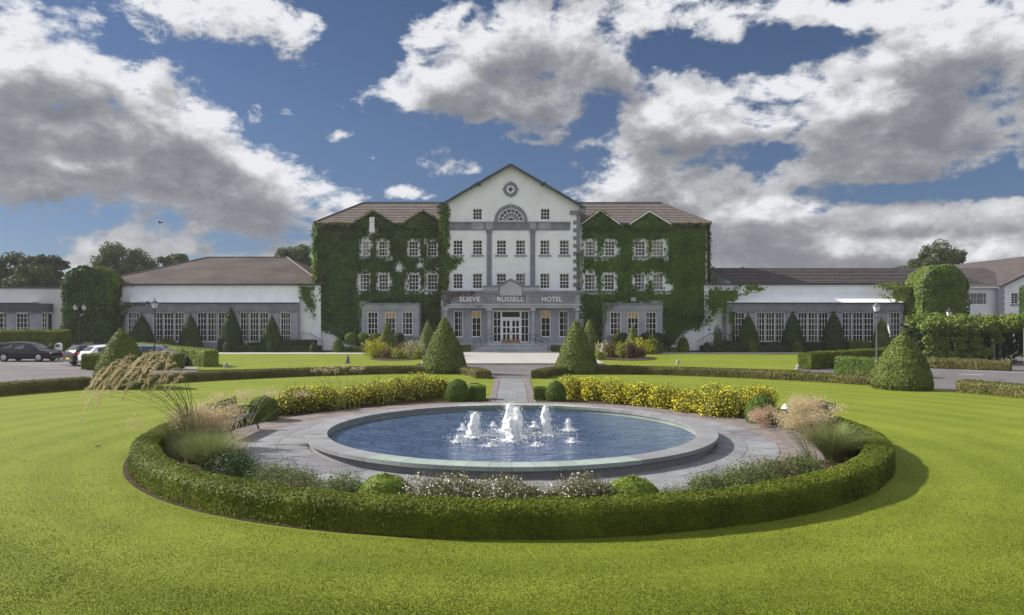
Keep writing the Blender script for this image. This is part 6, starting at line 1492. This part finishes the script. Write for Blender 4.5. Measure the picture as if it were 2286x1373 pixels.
def cloud(name, label, c, s, n, size, matn, parent=None, seed=0, group=None, stems=0, root=None):
    """airy panicles: tiny spikelets held on hair-thin stalks"""
    rs = np.random.default_rng(seed); k = max(6, n // 260); cc = rs.normal(0, .52, (k, 3)) * s; i = rs.integers(0, k, n); p = cc[i] + rs.normal(0, .26, (n, 3)) * np.array(s) * [.7, .7, .9]
    p = p + np.array(c); p[:, 2] = np.maximum(p[:, 2], .12); V, F_ = tri_leaves(p, rs.normal(0, 1, (n, 3)), size, 1, .42); ch = [(V, F_, 0)]
    if stems:
        j = rs.integers(0, k, stems); tip = cc[j] + np.array(c) + rs.normal(0, .1, (stems, 3)); rt = np.array(root) + rs.normal(0, .1, (stems, 3)) * [1, 1, 0]; w = np.array([[.004, 0, 0]])
        mid = (tip + rt) / 2 + [[0, 0, .1]]; Vs = np.stack([rt - w, rt + w, mid + w, mid - w, tip + w * .6, tip - w * .6], 1).reshape(-1, 3); b = np.arange(stems)[:, None] * 6
        ch.append((Vs, np.concatenate([b + [[0, 1, 2, 3]], b + [[3, 2, 4, 5]]]), 0))
    o = obj_np(name, ch, [matn], parent=parent, loc=None if parent is not None else (c[0], c[1], 0))
    if parent is None: tag(o, label, 'grass', group)
    return o
# giant plume grass leaning left
PG = thing('plume_grass', 'very tall grass with long drooping straw plumes leaning left over the lawn', 'ornamental grass', (-7.75, 17.6, 0))
blades('leaf_blades', None, (-7.75, 17.6, 0), 420, 1.25, .75, (-.25, 0), .014, parent=PG, seed=3)
def plume_mesh(seed, L=.62):
    rs = np.random.default_rng(seed); n = 150; t = rs.random(n) ** .9; dr = .95
    def cur(t): return np.c_[-L * (t - .12 * t ** 2), np.zeros(len(t)), L * (.28 * t - dr * t ** 2.1)]
    p = cur(t); wd = .030 * np.sin(np.pi * np.clip(t * .93 + .05, 0, 1)) ** .6 + .004; p = p + rs.normal(0, 1, (n, 3)) * wd[:, None] * [.5, .8, .8]
    tg = cur(t + .02) - cur(t); A = unit(tg + rs.normal(0, .004, (n, 3))); B = unit(np.cross(A, rs.normal(0, 1, (n, 3)))); s = .055
    V = np.stack([p - B * .007, p + B * .007, p + A * s], 1).reshape(-1, 3); ts = np.linspace(0, .97, 8); c = cur(ts); up = np.array([[0, .003, 0]])
    V2 = np.stack([c - up, c + up], 1).reshape(-1, 3); F2 = np.array([[2 * k, 2 * k + 1, 2 * k + 3, 2 * k + 2] for k in range(7)])
    me = mesh_np('plume', [(V, np.arange(3 * n).reshape(-1, 3), 0), (V2, F2, 0)]); me.materials.append(M['straw']); return me
PM = [plume_mesh(i, .50 + .06 * i) for i in range(5)]; rs = np.random.default_rng(5); stem = MB(); Ypl = 17.6
tips = [(398, 783), (385, 780), (372, 786), (356, 790), (340, 800), (352, 808), (330, 798), (318, 806), (305, 796), (296, 806), (370, 800), (384, 806), (394, 812), (300, 818), (286, 812), (276, 806), (322, 822), (340, 820), (358, 818), (312, 832), (296, 830), (280, 826), (264, 818), (262, 830), (246, 824), (252, 838), (270, 842), (290, 846), (308, 850), (236, 836), (228, 846), (244, 850), (262, 856), (420, 830), (404, 822), (412, 842), (388, 838), (376, 846), (352, 842), (334, 848), (216, 858), (232, 862), (288, 860), (250, 872), (226, 880)]
for i, (px, py) in enumerate(tips):
    Y = Ypl + rs.uniform(-.5, .7); x, z = X_(px, Y), Z_(py, Y)
    o = bpy.data.objects.new('plume', PM[i % 5]); COL.objects.link(o); o.parent = PG; o.location = Vector((x, Y, z)) - Vector((-7.75, 17.6, 0)); sc = rs.uniform(.75, 1.15); o.scale = (sc, sc, sc); o.rotation_euler = (rs.uniform(-.2, .2), rs.uniform(-.25, .15), rs.uniform(-.45, .45))
    bx_, by_ = -7.65 + rs.uniform(-.18, .18), 17.6 + rs.uniform(-.2, .2); pts_ = []
    for k in range(6):
        t_ = k / 5; pts_.append((bx_ + (x - bx_) * t_ ** 1.9, by_ + (Y - by_) * t_, z * (1 - (1 - t_) ** 1.35)))
    stem.tube(pts_, [.006, .006, .005, .004, .0035, .003], 3, cap=False)
o = stem.build('stems', 'grass_blade', PG); o['kind'] = 'stuff'
AG = 'airy tan feather grasses'
cloud('feather_grass', 'dense tan feather grass below the leaning plumes at the left end of the round hedge', (-7.75, 18.0, .82), (.85, .6, .40), 9000, .030, 'panicle', seed=1, group=AG, stems=60, root=(-7.7, 17.8, 0))
cloud('feather_grass', 'tan feather grass hanging in front of the left bench', (-7.25, 18.4, .80), (.55, .45, .38), 3600, .028, 'panicle', seed=2, group=AG, stems=60, root=(-7.3, 18.0, 0))
cloud('feather_grass', 'faint high tan feather grass above the left bench', (-6.9, 19.4, 1.32), (.75, .5, .22), 1900, .026, 'panicle', seed=3, group=AG, stems=12, root=(-7.2, 19.2, 0))
cloud('feather_grass', 'pinkish tan feather grass in front of the right bench', (7.75, 19.7, .68), (.62, .5, .34), 7600, .027, 'panicle', seed=4, group=AG, stems=60, root=(7.9, 19.2, 0))
cloud('feather_grass', 'faint high feather grass above the right bench', (8.5, 20.4, .95), (.75, .4, .26), 3000, .026, 'panicle', seed=5, group=AG, stems=50, root=(8.4, 19.6, 0))
cloud('feather_grass', 'low brown feather grass between the box ball and the right bench', (7.45, 21.8, .35), (.45, .5, .22), 3600, .028, 'flower_pink', seed=6, group=AG, stems=40, root=(7.5, 21.6, 0))
TG = 'green grass tufts'
blades('grass_tuft', 'dark green grass tuft under the dense tan feather grass', (-7.75, 17.5, 0), 900, .72, .55, (0, 0), .014, seed=8, group=TG)
blades('grass_tuft', 'broad arching green grass tuft in the left front bed', (-6.5, 15.8, 0), 2000, .95, .95, (.05, 0), .012, seed=9, group=TG, droop=.35)
blades('grass_tuft', 'smaller green grass tuft between the dense feather grass and the broad tuft', (-7.2, 16.6, 0), 700, .8, .5, (.15, 0), .012, seed=10, group=TG)
blades('grass_tuft', 'green grass tuft in front of the left bench', (-7.3, 17.95, 0), 700, .75, .45, (.15, .1), .012, seed=14, group=TG)
blades('grass_tuft', 'broad arching green grass tuft in the right front bed', (7.35, 16.75, 0), 2100, 1.0, .95, (0, 0), .012, seed=11, group=TG, droop=.3)
blades('grass_tuft', 'long thin stems fanning left from the right grass tuft', (6.75, 16.6, 0), 60, 1.5, .35, (-.75, 0), .009, seed=12, group=TG, droop=.25)
blades('grass_tuft', 'pale green grass tuft below the box dome on the right', (7.9, 17.3, 0), 800, .62, .4, (0, 0), .012, seed=13, group=TG)
# tall thin flower stems above the left yellow shrubs
vb = thing('tall_stemmed_flower', 'tall thin stems with tan flower heads above the left yellow shrubs', 'flower', (-5.6, 25.5, 0)); b = MB(); hd = []
for px, py, bx_ in ((700, 826, 752), (716, 824, 760), (742, 820, 770), (750, 828, 772), (768, 818, 782), (790, 822, 790), (728, 828, 758), (806, 822, 800)):
    Y = 25.5; b.tube([(X_(bx_, Y), Y, 0), (X_((bx_ + px) / 2 + 4, Y), Y, Z_(py, Y) * .55), (X_(px, Y), Y, Z_(py, Y))], .006, 4); hd.append((X_(px, Y), Y, Z_(py, Y)))
b.build('stem', 'grass_blade', vb); pp = np.repeat(np.array(hd), 60, 0) + RNG.normal(0, .07, (60 * len(hd), 3)) * [1, 1, .7]; V, F_ = leaves(pp, RNG.normal(0, 1, pp.shape), .035, 1, .8); obj_np('flower_head', [(V, F_, 0)], ['panicle'], parent=vb)
# ================================================================== PERGOLA
pg = thing('pergola', 'weathered timber pergola carrying a mass of green climbers at the right', 'pergola', (30.5, 53.5, 0)); bm_ = MB()
front = [G(2076, 811), G(2111, 811), G(2146, 811), G(2181, 811), G(2217, 811)]
for x, y in front + [(x + 2.2, y + 2.6) for x, y in front] + [G(2290, 815)]: MB().box(x - .09, x + .09, y - .09, y + .09, -.05, 2.55).build('post', 'post', pg)
x0, y0 = front[0]; x1, y1 = front[-1]; MB().box(x0 - .4, x1 + 3, y0 - .06, y0 + .06, 2.552, 2.72).build('beam', 'post', pg); MB().box(x0 + 1.8, x1 + 5, y0 + 2.5, y0 + 2.62, 2.552, 2.72).build('beam', 'post', pg)
rm = MB().box(-.04, .04, -.4, 3.4, 2.722, 2.86).mesh('rafter', 'post')
for k in range(15): o = bpy.data.objects.new('rafter', rm); COL.objects.link(o); o.parent = pg; o.location = Vector((x0 + k * .62, y0, 0)) - Vector((30.5, 53.5, 0))
rs = np.random.default_rng(77)
def vine(label, cells, dens, leaf, mt, seed, n):
    rs = np.random.default_rng(seed); C = np.array(cells); i = rs.integers(0, len(C), n); dv = unit(rs.normal(0, 1, (n, 3))); p = C[i][:, :3] + dv * C[i][:, 3:4] * (.5 + .5 * rs.random((n, 1)) ** .6) * [[1.15, 1, .85]]
    p[:, 2] = np.maximum(p[:, 2], .02); V, F_ = leaves(p, dv + [[0, -.3, .3]], leaf, .8, .8); o = obj_np('climbing_vine', [(V, F_, 0)], [mt], loc=(30.5, 53.5, 0)); tag(o, label, 'climber', 'climbers on the pergola')
top_c = [(x0 - .6 + 10.5 * rs.random(), y0 - .3 + 3.2 * rs.random(), 2.95 + .3 * rs.random(), .35 + .3 * rs.random()) for _ in range(60)] + [(x0 - .6 + 7.0 * rs.random(), y0 - .35 + .3 * rs.random(), 2.5 + .4 * rs.random(), .4 + .2 * rs.random()) for _ in range(26)]
vine('leafy green climber spreading over the top of the pergola', top_c, 1, .19, 'leaf_vine', 1, 9500)
hang = [(x + rs.uniform(-.35, .35), y - .15, z, .30 + .14 * rs.random()) for x, y in front for z in (.7, 1.2, 1.7, 2.2)] + [(x0 + 5.0 * rs.random(), y0 - .1, .5 + .4 * rs.random(), .35) for _ in range(12)]
hang = [h_ for h_ in hang if not (h_[0] > x1 - .3 and h_[2] < 1.6)]
vine('hanging green climber down the front posts of the pergola', hang, 1, .17, 'leaf_vine', 2, 7000)
deep = [(x0 + 5.0 + 10 * rs.random(), y0 + 2.5 + 1.2 * rs.random(), .3 + 2.6 * rs.random(), .8) for _ in range(80)] + [(x0 + 7.5 * rs.random(), y0 + 2.9, .4 + 2.2 * rs.random(), .7) for _ in range(30)]  # dark leaf clumps added so the opening under the pergola reads dark
vine('added dark leaf mass standing for the deep shade at the back of the pergola', deep, 1, .20, 'leaf_dark', 3, 17000)
hedge('hedge', 'pointed green conifer hedge at the right edge beside the white house', lerp((X_(2284, 62), 62), (X_(2330, 62), 62), 8), 1.0, Z_(640, 62), 'leaf_dark', .14, 200, seed=30)
# ================================================================== SMALL THINGS
def figure(label, px, by, h, w, seed, matn='statue', cat='ornament', name='garden_ornament', Y=None, z0=.03):
    if Y is None: X, Y = G(px, by)
    else: X = X_(px, Y)
    b = MB(); b.box(X - w * .55, X + w * .55, Y - w * .4, Y + w * .4, z0, z0 + h * .12)
    b.lathe([(w * .42, h * .121), (w * .38, h * .3), (w * .46, h * .45), (w * .34, h * .60), (w * .40, h * .68), (w * .14, h * .76), (w * .22, h * .83), (w * .20, h * .93), (w * .05, h)], 12, (X, Y, z0))
    b.tube([(X + w * .36, Y, z0 + h * .64), (X + w * .5, Y - .04, z0 + h * .48), (X + w * .2, Y - w * .4, z0 + h * .42)], w * .09, 6)
    return tag(b.build(name, matn, loc=(X, Y, 0)), label, cat)
figure('small dark stone figure standing on the far left lawn', 776, 812, .62, .30, 1, 'grey_iron')
figure('pale stone figure rising from the left end of the right flower bed', 1346, 799, 1.15, .5, 2)
figure('small grey ornament on the far right lawn above the arc hedge', 1513, 815, .40, .26, 3)
figure('small pale stone ornament at the near end of the sunlit left hedge', 504, 822, .36, .34, 4)
figure('small pale stone ornament at the near end of the right waist-high hedge', 1781, 826, .36, .30, 5)
wl = thing('garden_light', 'small white cone-capped garden light among the tan grass by the right bench', 'garden light', (X_(1753, 21.6), 21.6, 0)); b = MB(); b.lathe([(.13, 0), (.12, .02), (.07, .08), (.015, .14)], 12, (X_(1753, 21.6), 21.6, .62)); b.build('cap', 'white', wl); MB().tube([(X_(1753, 21.6), 21.6, 0), (X_(1753, 21.6), 21.6, .62)], .03, 6).build('post', 'grey_iron', wl)
def bird(label, loc, s, matn, flying=False):
    t = thing('bird', label, 'bird', loc); b = MB(); x, y, z = loc
    b.lathe([(.004, -.5), (.09, -.35), (.16, -.1), (.15, .12), (.09, .28), (.10, .36), (.07, .46), (.01, .50)], 10); b.v = [(x + p[2] * s, y + p[1] * s, z + (p[0] * .8 + .0 + p[2] * .25) * s + (.16 * s if not flying else 0)) for p in b.v]; b.build('body', matn, t)
    b = MB()
    if flying:
        for sg_ in (-1, 1): b.add([(x - .15 * s, y, z), (x + .18 * s, y, z + .03 * s), (x + .05 * s, y + sg_ * .45 * s, z + .28 * s), (x - .12 * s, y + sg_ * .95 * s, z + .18 * s), (x - .2 * s, y + sg_ * .4 * s, z + .16 * s)], [(0, 1, 2, 3, 4)])
        b.build('wing', matn, t)
    else:
        for sg_ in (-1, 1): b.tube([(x, y + sg_ * .05 * s, z), (x, y + sg_ * .05 * s, z + .12 * s)], .012 * s, 5)
        b.build('leg', matn, t)
    MB().add([(x - .42 * s, y - .05 * s, z + .05 * s), (x - .42 * s, y + .05 * s, z + .05 * s), (x - .75 * s, y + .07 * s, z - .02 * s), (x - .75 * s, y - .07 * s, z - .02 * s)], [(0, 1, 2, 3)]).build('tail', matn, t)
X, Y = G(219, 998); bird('small brown bird standing on the lawn at the left', (X, Y, .01), .17, 'bird_pale')
bird('dark bird flying in the sky above the left trees', (X_(358, 60), 60, Z_(497, 60)), .42, 'bird', True)
# ================================================================== GRASS BLADES on the near lawn
def lawn_blades(n):
    rs = np.random.default_rng(99); y = 7.6 + 19 * rs.random(n * 2) ** 2.3; x = rs.uniform(-1, 1, n * 2) * (y * .72 + .3); k = (np.hypot(x - PC[0], y - PC[1]) > 9.50) & (rs.random(n * 2) > np.clip((y - 12) / 13, 0, 1)); x, y = x[k][:n], y[k][:n]; n = len(x)
    P = np.c_[x, y, np.zeros(n)]; cl = fbm(P, 1.6, 5, 3); h = rs.uniform(.008, .017, n) * (.5 + 1.1 * cl); a = rs.uniform(0, 2 * math.pi, n); w = .0042
    t = np.c_[np.cos(a) * h * .6, np.sin(a) * h * .6, h]; s = np.c_[-np.sin(a), np.cos(a), np.zeros(n)] * w
    V = np.stack([P - s, P + s, P + t], 1).reshape(-1, 3); o = obj_np('grass', [(V, np.arange(3 * n).reshape(-1, 3), 0)], [M['lawn_blade']], loc=(0, 12, 0)); o['kind'] = 'stuff'; o['label'] = 'short mown grass blades on the near lawn'
leafm('lawn_blade', (.095, .135, .008), (.155, .185, .014), .3, var=(.45, .45, 4)); lawn_blades(280000)
